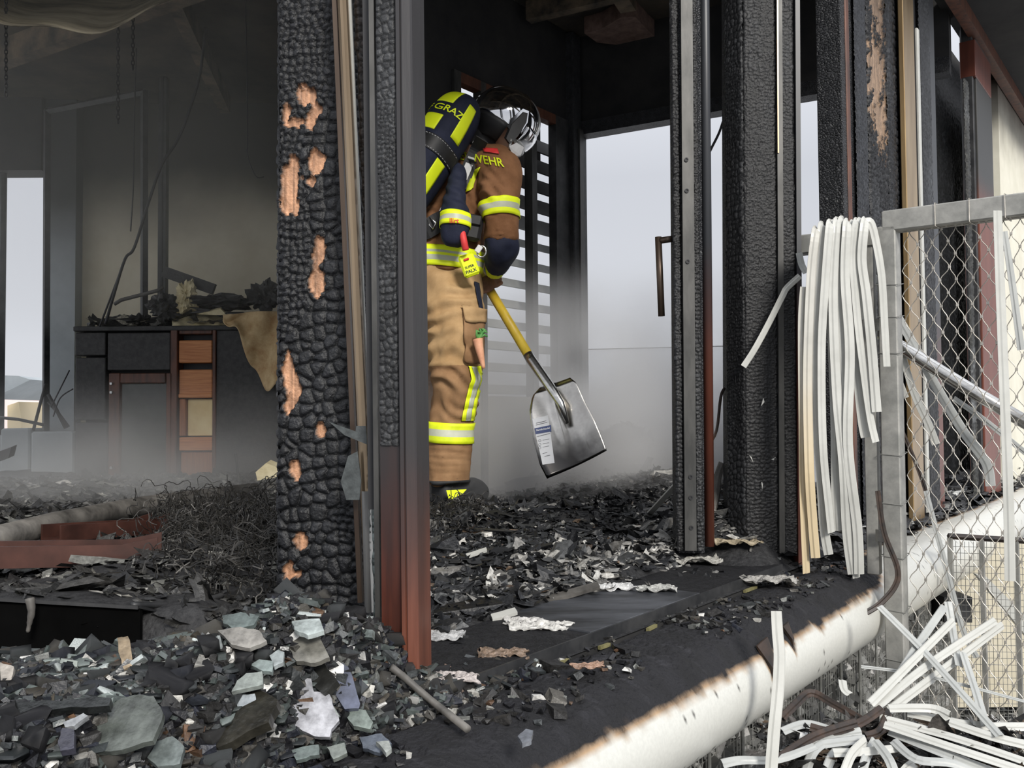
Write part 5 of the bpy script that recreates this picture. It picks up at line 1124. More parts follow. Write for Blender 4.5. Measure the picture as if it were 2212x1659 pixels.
hand('glove', hp - view*.022 + UP*.006, hdir, view, 1, ff); hand('glove', SH0.lerp(SH1,.03) + view*.022, hdir, -view, -1, ff)
# ---- helmet
hel = thing('helmet_root', None, None, headc) if False else None
fy = math.radians(16); pit = math.radians(30); HX = Vector((math.cos(fy)*math.cos(pit), math.sin(fy)*math.cos(pit), -math.sin(pit))); HYv = Vector((-math.sin(fy), math.cos(fy), 0)); HZ = HX.cross(HYv)
HCn = P(1094, 262, PY+.01)
def hl(x, y, z): return HCn + HX*x + HYv*y + HZ*z
def shellpt(az, el, k=1.0):
    rx = .142 if math.cos(az) > 0 else .150; return hl(rx*math.cos(az)*math.cos(el)*k, .122*math.sin(az)*math.cos(el)*k, .132*math.sin(el)*k + .0)
def low(az):  # lower rim: high over the ear, lower at the neck
    c = math.cos(az); return math.radians(-27 + 6*max(0,-c) + 16*max(0,c)**2)
nu, nv = 64, 26; V = np.zeros((nv, nu, 3))
for j in range(nv):
    for i in range(nu):
        az = 2*math.pi*i/nu; e0 = low(az); V[j,i] = shellpt(az, e0 + (math.pi/2-.02-e0)*j/(nv-1))
he = finish('helmet', grid_mesh('helmet', V, nu, nv, wrap=True), ff, ('chrome',), True); md = he.modifiers.new('t','SOLIDIFY'); md.thickness = .006; md.offset = -1
mb = MB(); limb(mb, [shellpt(math.pi, .15, 1.01), shellpt(math.pi, .9, 1.03), shellpt(0, 1.45, 1.035), shellpt(0, .8, 1.03), shellpt(0, .2, 1.01)], [.004,.009,.012,.009,.004], 10); mb.build('crest', 'chrome', he, True)
def faceband(a0, a1, e0, e1, k0, k1, n=24, m=8):
    return np.array([[shellpt(a0+(a1-a0)*i/(n-1), e0+(e1-e0)*j/(m-1), k0+(k1-k0)*j/(m-1)) for i in range(n)] for j in range(m)])
V2 = np.array([[shellpt(-.55+.22*i/7, 1.25-1.45*j/23, 1.012) for i in range(8)] for j in range(24)]); o = finish('glint_band', grid_mesh('glint_band', V2, 8, 24), he, ('aluminium',), True); md = o.modifiers.new('t','SOLIDIFY'); md.thickness = .003  # added bright metal band, stands in for the window and sky reflection on the shell
o = finish('visor', grid_mesh('visor', faceband(-1.0, 1.0, -.05, -.62, 1.02, 1.05), 24, 8), he, ('chrome',), True); md = o.modifiers.new('t','SOLIDIFY'); md.thickness = .004
o = finish('visor_rim', grid_mesh('visor_rim', faceband(-1.2, 1.2, -.60, -.72, 1.07, 1.03, 24, 4), 24, 4), he, ('aluminium',), True); md = o.modifiers.new('t','SOLIDIFY'); md.thickness = .006
for sg in (-1,):
    c = shellpt(sg*1.30, -.22, 1.02); nrm = (c-HCn).normalized(); prof = [(-.020,-.085),(-.028,-.02),(-.012,.05),(.004,.056),(.018,.02),(.016,-.05),(.004,-.095)]
    mb = MB(); mb.prism([c + HX*x + HZ*z - nrm*.004 for x, z in prof], nrm*.022); mb.build('ear_housing', 'rubber', he)
    prof = [(-.032,-.04),(-.04,-.01),(-.018,.062),(.008,.068),(.026,.025),(.024,-.03),(.018,.02),(.004,.056),(-.012,.05),(-.028,-.02),(-.024,-.045)]
    mb = MB(); mb.prism([c + HX*x + HZ*z - nrm*.006 for x, z in prof], nrm*.014); mb.build('side_trim', 'chrome', he)
mb = MB(); mb.prism([P(1100,316,PY-.14), P(1116,308,PY-.14), P(1132,318,PY-.13), P(1124,336,PY-.12), P(1108,338,PY-.12)], (0,.02,0)); mb.build('chin_cup', 'label_white', he)
mb = MB(); mb.tube([P(1104,300,PY-.12), P(1100,322,PY-.11), P(1108,345,PY-.06)], .007, 8); mb.build('chin_strap', 'aluminium', he, True)
V = np.array([[shellpt(math.pi-1.6+3.2*i/23, low(math.pi-1.6+3.2*i/23)+.03-.75*j/7, .99-.04*j/7) for i in range(24)] for j in range(8)]); o = finish('neck_curtain', grid_mesh('neck_curtain', V, 24, 8), he, ('rubber',), True); md = o.modifiers.new('t','SOLIDIFY'); md.thickness = .006

# ------------------------------------------------------------------ breathing apparatus on the back
pk = thing('air_pack', 'navy air cylinder pack with neon stripes and BF GRAZ lettering on the firefighter', 'air pack', P(905,560,PY-.25))
U_ = Vector((.50,.20,.84)).normalized(); Wd = Vector((.80,-.52,-.30)); Wd = (Wd - U_*Wd.dot(U_)).normalized(); Dn = Wd.cross(U_); 
if Dn.y > 0: Dn = -Dn
PC = P(930, 336, PY-.19); PL, PW, PT = .295, .092, .10
def pk_pt(u, w, k=1.0):
    """u along the cylinder (-1..1), w across (-1.3..1.3 wraps round to the sides)"""
    e = max(0.0, 1-abs(u)**5.0)**.5; a = w*math.pi/2/1.0; a = max(-math.pi, min(math.pi, a))
    x = math.sin(a); y = math.cos(a); x = math.copysign(abs(x)**.8, x); y = math.copysign(abs(y)**.8, y)
    return PC + U_*(u*PL) + Wd*(x*PW*(.35+.65*e)*k) + Dn*(y*PT*e*k)
nu, nv = 48, 40; V = np.array([[pk_pt(-.999+1.998*j/(nv-1), -2+4*i/nu) for i in range(nu)] for j in range(nv)]); finish('cylinder_cover', grid_mesh('cylinder_cover', V, nu, nv, wrap=True), pk, ('navy',), True)
def pk_patch(name, u0, u1, w0, w1, m, k=1.02, n=10, slant=0.0, w2=None, w3=None):
    w2 = w0 if w2 is None else w2; w3 = w1 if w3 is None else w3
    V = np.array([[pk_pt(u0+(u1-u0)*j/(n-1), (w0+(w1-w0)*i/(n-1))*(1-j/(n-1)) + (w2+(w3-w2)*i/(n-1))*(j/(n-1)) , k) for i in range(n)] for j in range(n)])
    o = finish(name, grid_mesh(name, V, n, n), pk, (m,), True); md = o.modifiers.new('t','SOLIDIFY'); md.thickness = .003; return o
pk_patch('neon_square', .66, .93, -.30, .22, 'neon'); pk_patch('neon_square', .20, .44, -.30, .20, 'neon'); pk_patch('neon_square', -.30,-.18, -.42, .10, 'neon')
pk_patch('side_stripe', .24, .80, .72, 1.02, 'neon', w2=.68, w3=.98); pk_patch('side_stripe', -.72, -.10, .74, 1.02, 'neon'); pk_patch('bottom_stripe', -.92, -.72, .30, .85, 'neon', w2=.70, w3=1.02); pk_patch('bottom_stripe', -.94,-.84,-.5,.32,'neon')
pk_patch('side_stripe', .24, .80, -1.02, -.72, 'neon'); pk_patch('side_stripe', -.72,-.10,-1.02,-.74,'neon')
pk_patch('retaining_strap', -.08, .14, -1.15, 1.35, 'rubber', 1.035, 20); pk_patch('strap_tab', -.12, .24, -.25, -.12, 'dark_steel', 1.05, 6)
def stitch(u, w0, w1, n):
    mb = MB()
    for k in range(n):
        a = w0+(w1-w0)*k/n; mb.tube([pk_pt(u, a, 1.04), pk_pt(u, a+(w1-w0)/n*.5, 1.04)], .0011, 4)
    return mb.build('stitching', 'label_white', pk)
s1 = stitch(.12,-.9,1.2,24); s1['kind'] = 'stuff'; s2 = stitch(-.06,-.9,1.2,24); s2['kind'] = 'stuff'
def pmap(u0, w0, sx, sy, rot=0.0):
    def f(x, y): return pk_pt(u0 + (y*math.cos(rot)+x*math.sin(rot))*sy/PL, w0 + (x*math.cos(rot)-y*math.sin(rot))*sx/(PW*1.35), 1.03)
    return f
text_on('lettering', 'BF GRAZ', .041, pmap(.55,.06,1,1), 'neon', pk, .0006); text_on('lettering', 'LF1', .056, pmap(-.44,.12,1,1), 'neon', pk, .0004); text_on('lettering', '/', .06, pmap(-.64,.05,1,1), 'neon', pk, .0006)
# harness
def strap(name, pts, w, m, th=.004, face=None):
    pp = smooth_path(pts, 5); rings = []
    for i, p in enumerate(pp):
        t = (pp[min(i+1,len(pp)-1)]-pp[max(i-1,0)]).normalized(); f = (CAMLOC-p).normalized(); f = (f - t*f.dot(t)).normalized(); s = t.cross(f); rings.append([p+s*w/2, p+s*w/2+f*th, p-s*w/2+f*th, p-s*w/2])
    return MB().loft(rings).build(name, m, pk)
def on_j(px, py, off=.008):
    d = ray(px, py).normalized(); h = jb.ray_cast(CAMLOC, d); return (h[0] - d*off) if h[0] is not None else P(px, py, PY-.2)
strap('shoulder_strap', [on_j(1042,300,.02), on_j(1030,322,.014), on_j(1016,352,.014), on_j(1004,384,.014), on_j(994,402,.014)], .052, 'rubber')
strap('strap_label', [on_j(1029,308,.026), on_j(1018,344,.022)], .030, 'label_white', .003); strap('strap_label', [on_j(1014,354,.022), on_j(1001,386,.022)], .030, 'label_white', .003)
strap('strap_keeper', [on_j(1004,346,.026), on_j(1030,352,.026)], .008, 'rubber')
strap('hip_belt', [on_j(880,500,.02), on_j(915,498,.02), on_j(950,478,.02), on_j(975,470,.02)], .075, 'rubber', .012); strap('webbing', [on_j(932,486,.036), on_j(950,468,.036), on_j(970,430,.02)], .028, 'label_white', .004)
strap('buckle', [on_j(898,498,.04), on_j(930,486,.04)], .05, 'dark_steel', .012)
mb = MB(); mb.tube([on_j(928,470,.05), on_j(942,482,.05), on_j(936,494,.05), on_j(924,482,.05), on_j(928,470,.05)], .004, 8, cap=False); mb.build('buckle_ring', 'stainless', pk, True)
mb = MB(); c = on_j(902,496,.056); mb.loft([[c + Vector((math.cos(2*math.pi*k/6)*.013, d, math.sin(2*math.pi*k/6)*.013)) for k in range(6)] for d in (0,-.006)]); mb.build('buckle_nut', 'label_white', pk)
# hose pouch on the side
po = thing('hose_pouch', 'navy sleeve pouch with a neon band hanging at the firefighter side', 'pouch', P(980, 530, PY-.26))
pm = MB(); pp = [P(992,362,PY-.19), P(985,410,PY-.24), P(984,450,PY-.26), P(981,490,PY-.27), P(976,520,PY-.26), P(975,531,PY-.25)]; limb(pm, pp, [.03,.046,.050,.053,.05,.03], 20); pme, pbv = solid('pouch_body', pm, .008, [(P(985,410,PY-.3), .09, (.4,0,1), .05, .005)], 4, 21); finish('pouch_body', pme, po, ('navy',), True)
band('pouch_band', pbv, P(981,492,PY-.27), P(983,462,PY-.265), .004, ('neon','silver_tape'), po, maxd=.09)
def pomap(x, y):
    px, py = 981+x, 477-y; d = ray(px, py).normalized(); h = pbv.ray_cast(CAMLOC, d); return (h[0]-d*.008) if h[0] is not None else P(px, py, 3.5)
text_on('pouch_lettering', 'lllrt', 15, pomap, 'red_tag', po, .2)
mb = MB(); mb.tube(smooth_path([P(998,500,PY-.30), P(1002,520,PY-.31), P(1006,540,PY-.30)], 4), .013, 10); mb.build('red_loop', 'red_tag', po, True)
bx = thing('tool_pouch', 'black pouch behind the navy sleeve at the firefighter hip', 'pouch', P(1025,530,PY-.2)); MB().box(P(1024,494,PY-.17), (.062,.05,.10), rot=Matrix.Rotation(.2,3,'Y'), bev=.012).build('pouch_body', 'rubber', bx); MB().box(P(1022,474,PY-.20), (.066,.012,.04), rot=Matrix.Rotation(.2,3,'Y'), bev=.004).build('pouch_flap', 'rubber', bx)
# alarm unit
al = thing('alarm_unit', 'neon yellow alarm unit with a red button hanging from the belt', 'alarm', P(1014,600,PY-.25)); ar = Matrix.Rotation(math.radians(-20),3,'Y'); ac = P(1013,573,PY-.26)
MB().box(ac, (.062,.024,.088), rot=ar, bev=.008).build('case', 'neon', al); MB().box(ac + ar @ Vector((-.002,-.015,.022)), (.022,.006,.009), rot=ar, bev=.003).build('button', 'red_tag', al)
def amap(dz): return lambda x, y: ac + ar @ Vector((x, -.0135, y+dz))
text_on('case_lettering', 'SUPER', .013, amap(-.008), 'ink_black', al, .0002); text_on('case_lettering', 'PALX', .018, amap(-.026), 'ink_black', al, .0004)
mb = MB(); R_ = P(1040,543,PY-.24); mb.tube([R_ + Vector((math.cos(a)*.018,0,math.sin(a)*.022)) for a in [2*math.pi*k/16 for k in range(17)]], .0035, 8, cap=False); mb.build('snap_ring', 'stainless', al, True)
MB().box(P(1034,538,PY-.25), (.022,.008,.03), rot=Matrix.Rotation(.6,3,'Y'), bev=.002).build('clip', 'label_white', al)
# carrot in the pocket
ca = thing('toy_carrot', 'pale orange carrot with green top sticking out of the trouser pocket', 'carrot', P(1044,795,PY-.2)); mb = MB(); limb(mb, [P(1032,733,PY-.27), P(1037,760,PY-.275), P(1045,796,PY-.275)], [.020,.015,.006], 12); mb.build('root', 'carrot', ca, True)
rnd = random.Random(2)
for k in range(7):
    b = P(1033,735,PY-.27); tip = b + Vector((rnd.uniform(-.005,.025), rnd.uniform(-.01,.01), rnd.uniform(.02,.055))); mb = MB(); mb.tube([b, b.lerp(tip,.5)+Vector((rnd.uniform(-.01,.01),0,0)), tip, tip+Vector((.012,0,-.008))], [.003,.005,.0065,.003], 6); mb.build('leaf', 'leaf', ca, True)
# ------------------------------------------------------------------ shovel
sv = thing('shovel', 'steel shovel with a yellow handle held by the firefighter', 'shovel', P(1235,1030,PY-.2))
mb = MB(); mb.tube([SH0, SH1], .0195, 16); mb.build('handle', 'handle_yellow', sv, True)
mb = MB(); mb.tube([SH1-hdir*.03, SH1, SH2, P(1212,872,PY-.225), P(1226,915,PY-.24)], [.021,.021,.020,.017,.008], 16); mb.build('socket', 'stainless', sv, True)
# blade: dished sheet, outline read off the corners
B0 = P(1228, 925, PY-.22); bu = (P(1165,845,PY-.20)-P(1248,1002,PY-.30)).normalized(); bn0 = Vector((-.35,-.80,.45)); bw = bu.cross(bn0).normalized()
if bw.x < 0: bw = -bw
bn = bw.cross(bu); bn = bn if bn.y < 0 else -bn
def bl_pt(px, py, k=0.0):
    d = ray(px, py); q = CAMLOC + d*((B0-CAMLOC).dot(bn)/d.dot(bn)); s = (q-B0).dot(bw); l = (q-B0).dot(bu)
    return q + bn*(.018 - .9*s*s*0 + .0) + bn*(-(.030*(1-min(1,(s/.15)**2))) + k)
prof = [(0.0,(1152,850),(1242,822)),(.06,(1148,862),(1250,836)),(.25,(1144,888),(1264,868)),(.5,(1152,945),(1286,910)),(.8,(1168,1005),(1302,948)),(1.0,(1184,1036),(1311,973))]
top_l, top_r = (1165,836),(1232,816)
rows = [(-.03,top_l,top_r)]+prof; nu, nv = 22, 24; V = np.zeros((nv,nu,3)); tk = [r[0] for r in rows]
for j in range(nv):
    v = -.03 + 1.03*j/(nv-1); lx = np.interp(v,tk,[r[1][0] for r in rows]); ly = np.interp(v,tk,[r[1][1] for r in rows]); rx = np.interp(v,tk,[r[2][0] for r in rows]); ry = np.interp(v,tk,[r[2][1] for r in rows])
    for i in range(nu):
        u = i/(nu-1); rib = .010*math.exp(-((u-.45)/.05)**2)*max(0,1-v*1.3) + .004*math.exp(-((u-.72)/.04)**2)*max(0,1-abs(v-.75)*4); V[j,i] = bl_pt(lx+(rx-lx)*u, ly+(ry-ly)*u, rib)
bo = finish('blade', grid_mesh('blade', V, nu, nv), sv, ('blade',), True); md = bo.modifiers.new('t','SOLIDIFY'); md.thickness = .003
bb = BVHTree.FromPolygons([Vector(p) for p in V.reshape(-1,3)], [(j*nu+i, j*nu+i+1, (j+1)*nu+i+1, (j+1)*nu+i) for j in range(nv-1) for i in range(nu-1)])
def on_b(px, py, off=.004):
    d = ray(px, py).normalized(); h = bb.ray_cast(CAMLOC, d); return (h[0]-d*off) if h[0] is not None else bl_pt(px, py)-d*off
def b_patch(name, a, b, c, d, m, off=.004, n=8):
    f = quadpx(a,b,c,d); V = np.array([[on_b(*f(i/(n-1), j/(n-1)), off) for i in range(n)] for j in range(n)]); return finish(name, grid_mesh(name, V, n, n), bo, (m,), True)
st_ = b_patch('sticker', (1150,905),(1184,897),(1198,1000),(1172,1004), 'sticker', .005); b_patch('sticker_bar', (1155,925),(1190,918),(1191,932),(1157,938), 'sticker_blue', .0065)
def bmap(px, py): return lambda x, y: on_b(px+x, py-y-.18*x, .0075)
text_on('sticker_lettering', 'Randschaufel', 5.6, bmap(1173,927), 'sticker', bo, .15)
for i, y in enumerate((951, 959, 966)):
    ln = MB(); ln.tube([on_b(1172,y,.0068), on_b(1186,y-3,.0068)], .0006, 4); ln.build('sticker_line', 'ink', bo); ln = MB(); ln.tube([on_b(1166+2.6*math.cos(a), y+1+2.6*math.sin(a), .0068) for a in [2*math.pi*k/10 for k in range(11)]], .0006, 4, cap=False); ln.build('sticker_icon', 'ink', bo)
for (x0,y0,x1,y1) in ((1158,914,1180,909),(1158,918,1182,912),(1160,943,1188,936),(1172,980,1182,977),(1176,986,1188,983)): ln = MB(); ln.tube([on_b(x0,y0,.0068), on_b(x1,y1,.0068)], .0007, 4); ln.build('sticker_line', 'ink', bo)
# ------------------------------------------------------------------ fence beside the deck, hanging blind slats, gabion, smoke
TF = 1.45
fe = thing('mesh_fence', 'galvanised steel fence frame with diamond rope mesh right of the hanging slats', 'fence', F(TF, .26, -.30))
def FE(o, z, t=0.0): return F(TF+t, o, z)
ftop = 0.865
mb = MB(); mb.box(FE(.285, (ftop-.30)/2-.0), (.05, .045, ftop+.30), FACROT, bev=.003); mb.build('frame_post', 'galvanised', fe)
mb = MB(); mb.box(FE(.235, (ftop-.02)/2), (.03,.03,ftop-.02), FACROT, bev=.002); mb.build('hinge_post', 'galvanised', fe)
mb = MB(); mb.box(FE(1.05, ftop+.012), (.05, 1.55, .052), FACROT, bev=.003); mb.build('top_rail', 'galvanised', fe)
mb = MB(); mb.box(FE(.13, ftop-.02), (.04, .26, .05), FACROT, bev=.003); mb.build('wall_rail', 'galvanised', fe)
for k in range(16):
    o = .40 + k*.075; mb = MB(); z = ftop+.012; h = .028; w = .028
    mb.tube([FE(o, z-h, -w), FE(o, z+h, -w), FE(o+.004, z+h, w), FE(o+.004, z-h, w), FE(o, z-h, -w)], .0011, 5, cap=False); mb.build('lashing_wire', 'wire_zinc', fe)
for k, z in enumerate((.72,.64,.55,.30,.18,.05,-.08,-.2)):
    mb = MB(); mb.tube([FE(.258,z,-.026), FE(.258,z+.005,.026), FE(.312,z+.004,.026), FE(.312,z-.004,-.026), FE(.258,z,-.026)], .0011, 5, cap=False); mb.build('lashing_wire', 'wire_dull', fe)
for z in (.62, .10): mb = MB(); mb.box(FE(.258, z, -.03), (.006,.02,.03), FACROT); mb.build('bracket', 'stainless', fe)
# rope mesh: each cable zigzags, knots where two meet
a_, hh = .0172, .0315
mb = MB(); nk = MB(); o0 = .318; z0 = -.76; ncol = 78; nrow = 52
def knot(c, r):
    z = min(z0 + r*hh, ftop-.012); o = o0 + c*a_ + (a_ if (r + c) % 2 else 0)
    return FE(o + .002*math.sin(r*2.3+o*40), z, .006*math.sin(r*.7+o*11))
for c in range(ncol):
    sm = []
    for r in range(nrow):
        a, b = knot(c, r), knot(c, r+1); sm += [a, a.lerp(b,.22)+UP*.0025, a.lerp(b,.78)-UP*.0025]
    mb.tube(sm+[knot(c, nrow)], .00105, 4, cap=False)
    for r in range(1, nrow):
        if (r + c) % 2 and z0 + r*hh < ftop-.02: nk.box(knot(c, r), (.005,.0055,.006), FACROT)
m_ = mb.build('rope_mesh', 'wire_zinc', fe); m_['kind'] = 'stuff'; k_ = nk.build('mesh_knots', 'wire_zinc', fe); k_['kind'] = 'stuff'
# stainless tube and hook crossing behind the mesh
st = thing('steel_tube', 'polished stainless handrail tube slanting down behind the fence mesh', 'tube', P(1875,700,2.36))
mb = MB(); mb.tube([P(1868,700,2.42), P(1960,758,2.36), P(2100,845,2.27), P(2260,938,2.18)], .0165, 18); mb.build('tube_body', 'stainless', st, True)
mb = MB(); mb.tube(smooth_path([P(1926,748,2.36), P(1914,762,2.35), P(1898,778,2.34), P(1900,788,2.33), P(1912,786,2.33)], 5), .007, 10); mb.build('tube_hook', 'stainless', st, True)

# blind slats
def slat(label, pts, w=.0215, m='white_slat', face=None, group=None, name='blind_slat', arch=.0022, twist=0.0, n=7, cat='slat'):
    pp = smooth_path(pts, n); rings = []
    face = Vector(face) if face else Vector((0.15,-1,0.05))
    N = len(pp)
    for i, p in enumerate(pp):
        t = (pp[min(i+1,N-1)]-pp[max(i-1,0)]).normalized(); f = (face - t*face.dot(t))
        f = f.normalized() if f.length > 1e-4 else t.orthogonal().normalized()
        f = Matrix.Rotation(twist*i/(N-1), 3, t) @ f; s = t.cross(f)
        front = [p + s*w*q + f*arch*k for q, k in ((-.5,0),(-.40,.75),(0.05,1.0),(.2,.2),(.5,.1))]; rear = [c - f*.0009 for c in reversed(front)]
        rings.append(front+rear)
    return tag(MB().loft(rings).build(name, m, None, False), label, cat, group)
HY = 2.27
hang_ = [ # top px, path, bottom
 ([(1738,620),(1733,700),(1734,900),(1736,1080),(1742,1238)], 'leftmost hanging slat, scorched tan down its middle'),
 ([(1762,505),(1752,600),(1745,800),(1748,1000),(1755,1120),(1762,1205)], 'second hanging slat from the left, tan-stained, starting behind the bend'),
 ([(1775,498),(1764,640),(1757,820),(1772,1010),(1780,1135),(1790,1198)], 'third hanging slat from the left over the rail'),
 ([(1792,493),(1782,620),(1775,760),(1778,960),(1792,1110),(1796,1150)], 'fourth hanging slat from the left over the rail'),
 ([(1800,490),(1790,560),(1798,740),(1804,900),(1806,1080),(1810,1146)], 'fifth hanging slat from the left over the rail'),
 ([(1808,490),(1800,640),(1808,850),(1822,1000),(1830,1150),(1842,1240)], 'sixth hanging slat from the left, reaching the deck'),
 ([(1818,488),(1812,640),(1820,820),(1836,1010),(1846,1150),(1850,1248)], 'seventh hanging slat from the left, reaching the deck'),
 ([(1830,490),(1826,600),(1836,760),(1832,960),(1852,1140),(1856,1240)], 'hanging slat in the middle of the bundle, reaching the deck'),
 ([(1842,490),(1836,560),(1840,640),(1850,780),(1862,900),(1870,945)], 'hanging slat right of the middle, cut short at half height'),
 ([(1850,486),(1844,560),(1852,680),(1866,800),(1880,900),(1892,955)], 'hanging slat near the right of the bundle, half length'),
 ([(1858,484),(1852,540),(1858,640),(1866,690)], 'short hanging slat at the right of the bundle'),
 ([(1868,484),(1862,560),(1872,640),(1884,760),(1894,890)], 'rightmost long hanging slat of the bundle'),
 ([(1866,488),(1880,480),(1892,520),(1905,600),(1912,720),(1916,792)], 'slat looped over the rail and falling in front of the fence post'),
]
for i, (pts, lab) in enumerate(hang_):
    yy = HY - .028 - .004*(i % 4) - (.012 if i % 2 else 0)
    q = [P(x, y, yy + .05*max(0,(y-1000)/240)) for x, y in pts]
    if i != 0 and i != 12: q = [P(pts[0][0]+5, pts[0][1]+16, yy+.085), P(pts[0][0]+2, pts[0][1]-4, yy+.045)] + q
    slat(lab, q, .0235 if i in (5,6,7) else .0225, 'white_slat_burnt' if i < 2 else 'white_slat', group='blind slats hanging over the rail', twist=(.3 if i % 3 else -.25), arch=.0028)
# bent slats at the upper left of the bundle and one crossing the broad pillar
slat('pale slat bent across the broad pillar in front of the hanging slats', [P(1728,596,2.33), P(1700,622,2.335), P(1690,640,2.335), P(1660,700,2.345), P(1630,755,2.345), P(1606,792,2.345)], .016, 'white_slat', n=4)
slat('small crooked tan slat end beside the top left of the hanging bundle', [P(1726,546,2.33), P(1732,572,2.33), P(1742,590,2.32)], .018, 'grey_slat', n=3)
slat('narrow dark strip hanging between slim post and broad pillar', [P(1566,838,2.5), P(1557,858,2.5), P(1548,930,2.5), P(1530,962,2.5)], .008, 'burnt_slat', n=4)
# slats in and behind the mesh
behind = [
 ([(1868,575),(1900,620),(1960,720),(2020,830),(2080,930),(2130,1000),(2140,1050)], 2.36, .024, 'grey_slat', 'long grey slat slanting steeply across the stainless tube'),
 ([(1905,620),(1920,760),(1932,800),(1955,860)], 2.37, .020, 'white_slat', 'short white slat hanging behind the left edge of the mesh'),
 ([(1950,770),(1975,850),(2005,915),(2022,960)], 2.37, .020, 'white_slat', 'white slat with a square end in the middle of the mesh'),
 ([(2060,860),(2130,910),(2230,990)], 2.30, .014, 'grey_slat', 'thin grey slat running right under the stainless tube'),
 ([(2170,500),(2185,600),(2206,756)], 2.10, .016, 'grey_slat', 'grey slat hanging at the right edge behind the upright white slat'),
 ([(2155,455),(2160,600),(2168,800),(2176,1000),(2180,1130),(2182,1255)], 2.02, .022, 'white_slat', 'upright white slat in front of the mesh at the right, browned near its foot'),
 ([(1935,900),(1990,1030),(2030,1170),(2045,1230)], 2.38, .011, 'burnt_slat', 'narrow dark slat falling behind the mesh towards the fascia'),
 ([(2000,1060),(2045,1230),(2080,1360),(2110,1420)], 2.30, .014, 'grey_slat', 'thin grey slat falling past the fascia joint'),
 ([(1896,1060),(1910,1150),(1938,1225),(1934,1265),(1900,1305),(1868,1325)], 2.24, .014, 'burnt_slat', 'dark twisted slat wound around the fence post'),
 ([(1677,1320),(1680,1370),(1684,1420),(1680,1500),(1672,1580),(1664,1690)], 1.62, .020, 'white_slat', 'white slat hanging down in front of the fascia, dark at its top'),
]
for pts, Y, w_, m, lab in behind: slat(lab, [P(x, y, Y - .06*max(0, (y-1300)/360)) for x, y in pts], w_, m, face=(.2,-1,.15), twist=.5)
# pile of slats on the ground
gz = -.62
pile = [
 ([(1880,1520),(1960,1440),(2060,1340)], 'white', 'long white slat rising to the right from the ground pile'),
 ([(1890,1530),(2000,1440),(2150,1340)], 'white', 'broad white slat rising to the right, topmost of the ground pile'),
 ([(1920,1535),(2060,1430),(2166,1350)], 'white', 'white slat rising right, lower edge of the crossed pair'),
 ([(1935,1470),(1985,1390),(2040,1310)], 'grey', 'short grey slat rising behind the fence post foot'),
 ([(2048,1300),(2058,1360),(2072,1440)], 'grey', 'short bluish slat standing upright in the mesh'),
 ([(1900,1310),(1990,1400),(2080,1500),(2160,1590)], 'grey', 'long grey slat falling to the right across the white ones'),
 ([(2080,1410),(2110,1500),(2130,1570)], 'tan', 'tan-stained slat falling to the right behind the pile'),
 ([(1860,1440),(2000,1460),(2230,1520)], 'thin', 'thin flat slat running right above the ground pile'),
 ([(1920,1530),(2010,1530),(2050,1545)], 'white', 'curved silver slat lying on the ground pile'),
 ([(1900,1550),(2050,1590),(2230,1650)], 'white', 'wide white slat running down to the lower right corner'),
 ([(1910,1565),(2050,1612),(2220,1668)], 'white', 'second wide white slat running to the lower right corner'),
 ([(1920,1580),(2040,1628),(2180,1680)], 'grey', 'grey slat under the wide white slats at the lower right'),
 ([(1960,1540),(2100,1566),(2230,1570)], 'white', 'level white slat at the right end of the ground pile'),
 ([(2050,1560),(2140,1590),(2230,1612)], 'white', 'short white slat at the right picture edge'),
 ([(1690,1580),(1740,1564),(1800,1580),(1850,1600)], 'grey', 'curled grey slat left of the pile'),
 ([(1560,1650),(1600,1642),(1680,1640),(1760,1612)], 'grey', 'bent silver slat at the bottom edge under the fascia'),
 ([(1690,1630),(1760,1610),(1870,1596)], 'grey', 'thin grey slat at the front of the pile'),
 ([(1690,1550),(1720,1520),(1752,1496),(1800,1520),(1870,1560)], 'dark', 'dark burnt slat bent like a roof left of the pile'),
 ([(1750,1570),(1800,1580),(1860,1560),(1905,1530)], 'dark', 'dark brown curled slat in the middle of the pile'),
 ([(1870,1590),(1900,1580),(1915,1550),(1918,1535)], 'dark', 'black hooked slat end on top of the pile'),
 ([(1680,1640),(1760,1590),(1850,1560)], 'dark', 'broad brown scorched slat at the left of the pile'),
 ([(1740,1670),(1760,1620),(1810,1590),(1860,1580)], 'grey', 'grey slat fanning out at the bottom, first from left'),
 ([(1780,1680),(1800,1630),(1840,1595)], 'grey', 'grey slat fanning out at the bottom, second from left'),
 ([(1820,1680),(1840,1630),(1870,1600)], 'white', 'pale slat fanning out at the bottom, third from left'),
 ([(1860,1680),(1870,1640),(1890,1600)], 'grey', 'grey slat fanning out at the bottom, fourth from left'),
 ([(1890,1600),(1920,1640),(1935,1680)], 'grey', 'grey slat slanting to the bottom edge right of the fan'),
 ([(1800,1626),(1860,1624),(1940,1616)], 'white', 'short white slat lying level across the fan'),
 ([(1990,1640),(1960,1660),(1940,1690)], 'white', 'white slat stub at the bottom edge'),
 ([(1930,1600),(1980,1640),(2060,1650),(2150,1690)], 'tan', 'olive-tan slat bending to the lower right'),
 ([(1820,1470),(1824,1490),(1836,1500)], 'white', 'small curled white slat in front of the gabion'),
]
for i, (pts, k, lab) in enumerate(pile):
    rr = random.Random(i); q = []
    for j, (x, y) in enumerate(pts): q.append(P(x, y, 2.02 - .45*max(0, min(1, (y-1330)/330)) + .012*((i*7) % 5)))
    slat(lab, q, {'thin':.007,'dark':.016}.get(k, .0165), {'white':'white_slat','grey':'grey_slat','dark':'burnt_slat','thin':'grey_slat','tan':'grey_slat'}[k], face=(rr.uniform(-.3,.3), -.75, .75), group='fallen blind slats on the ground pile', twist=rr.uniform(-.5,.5), n=5)
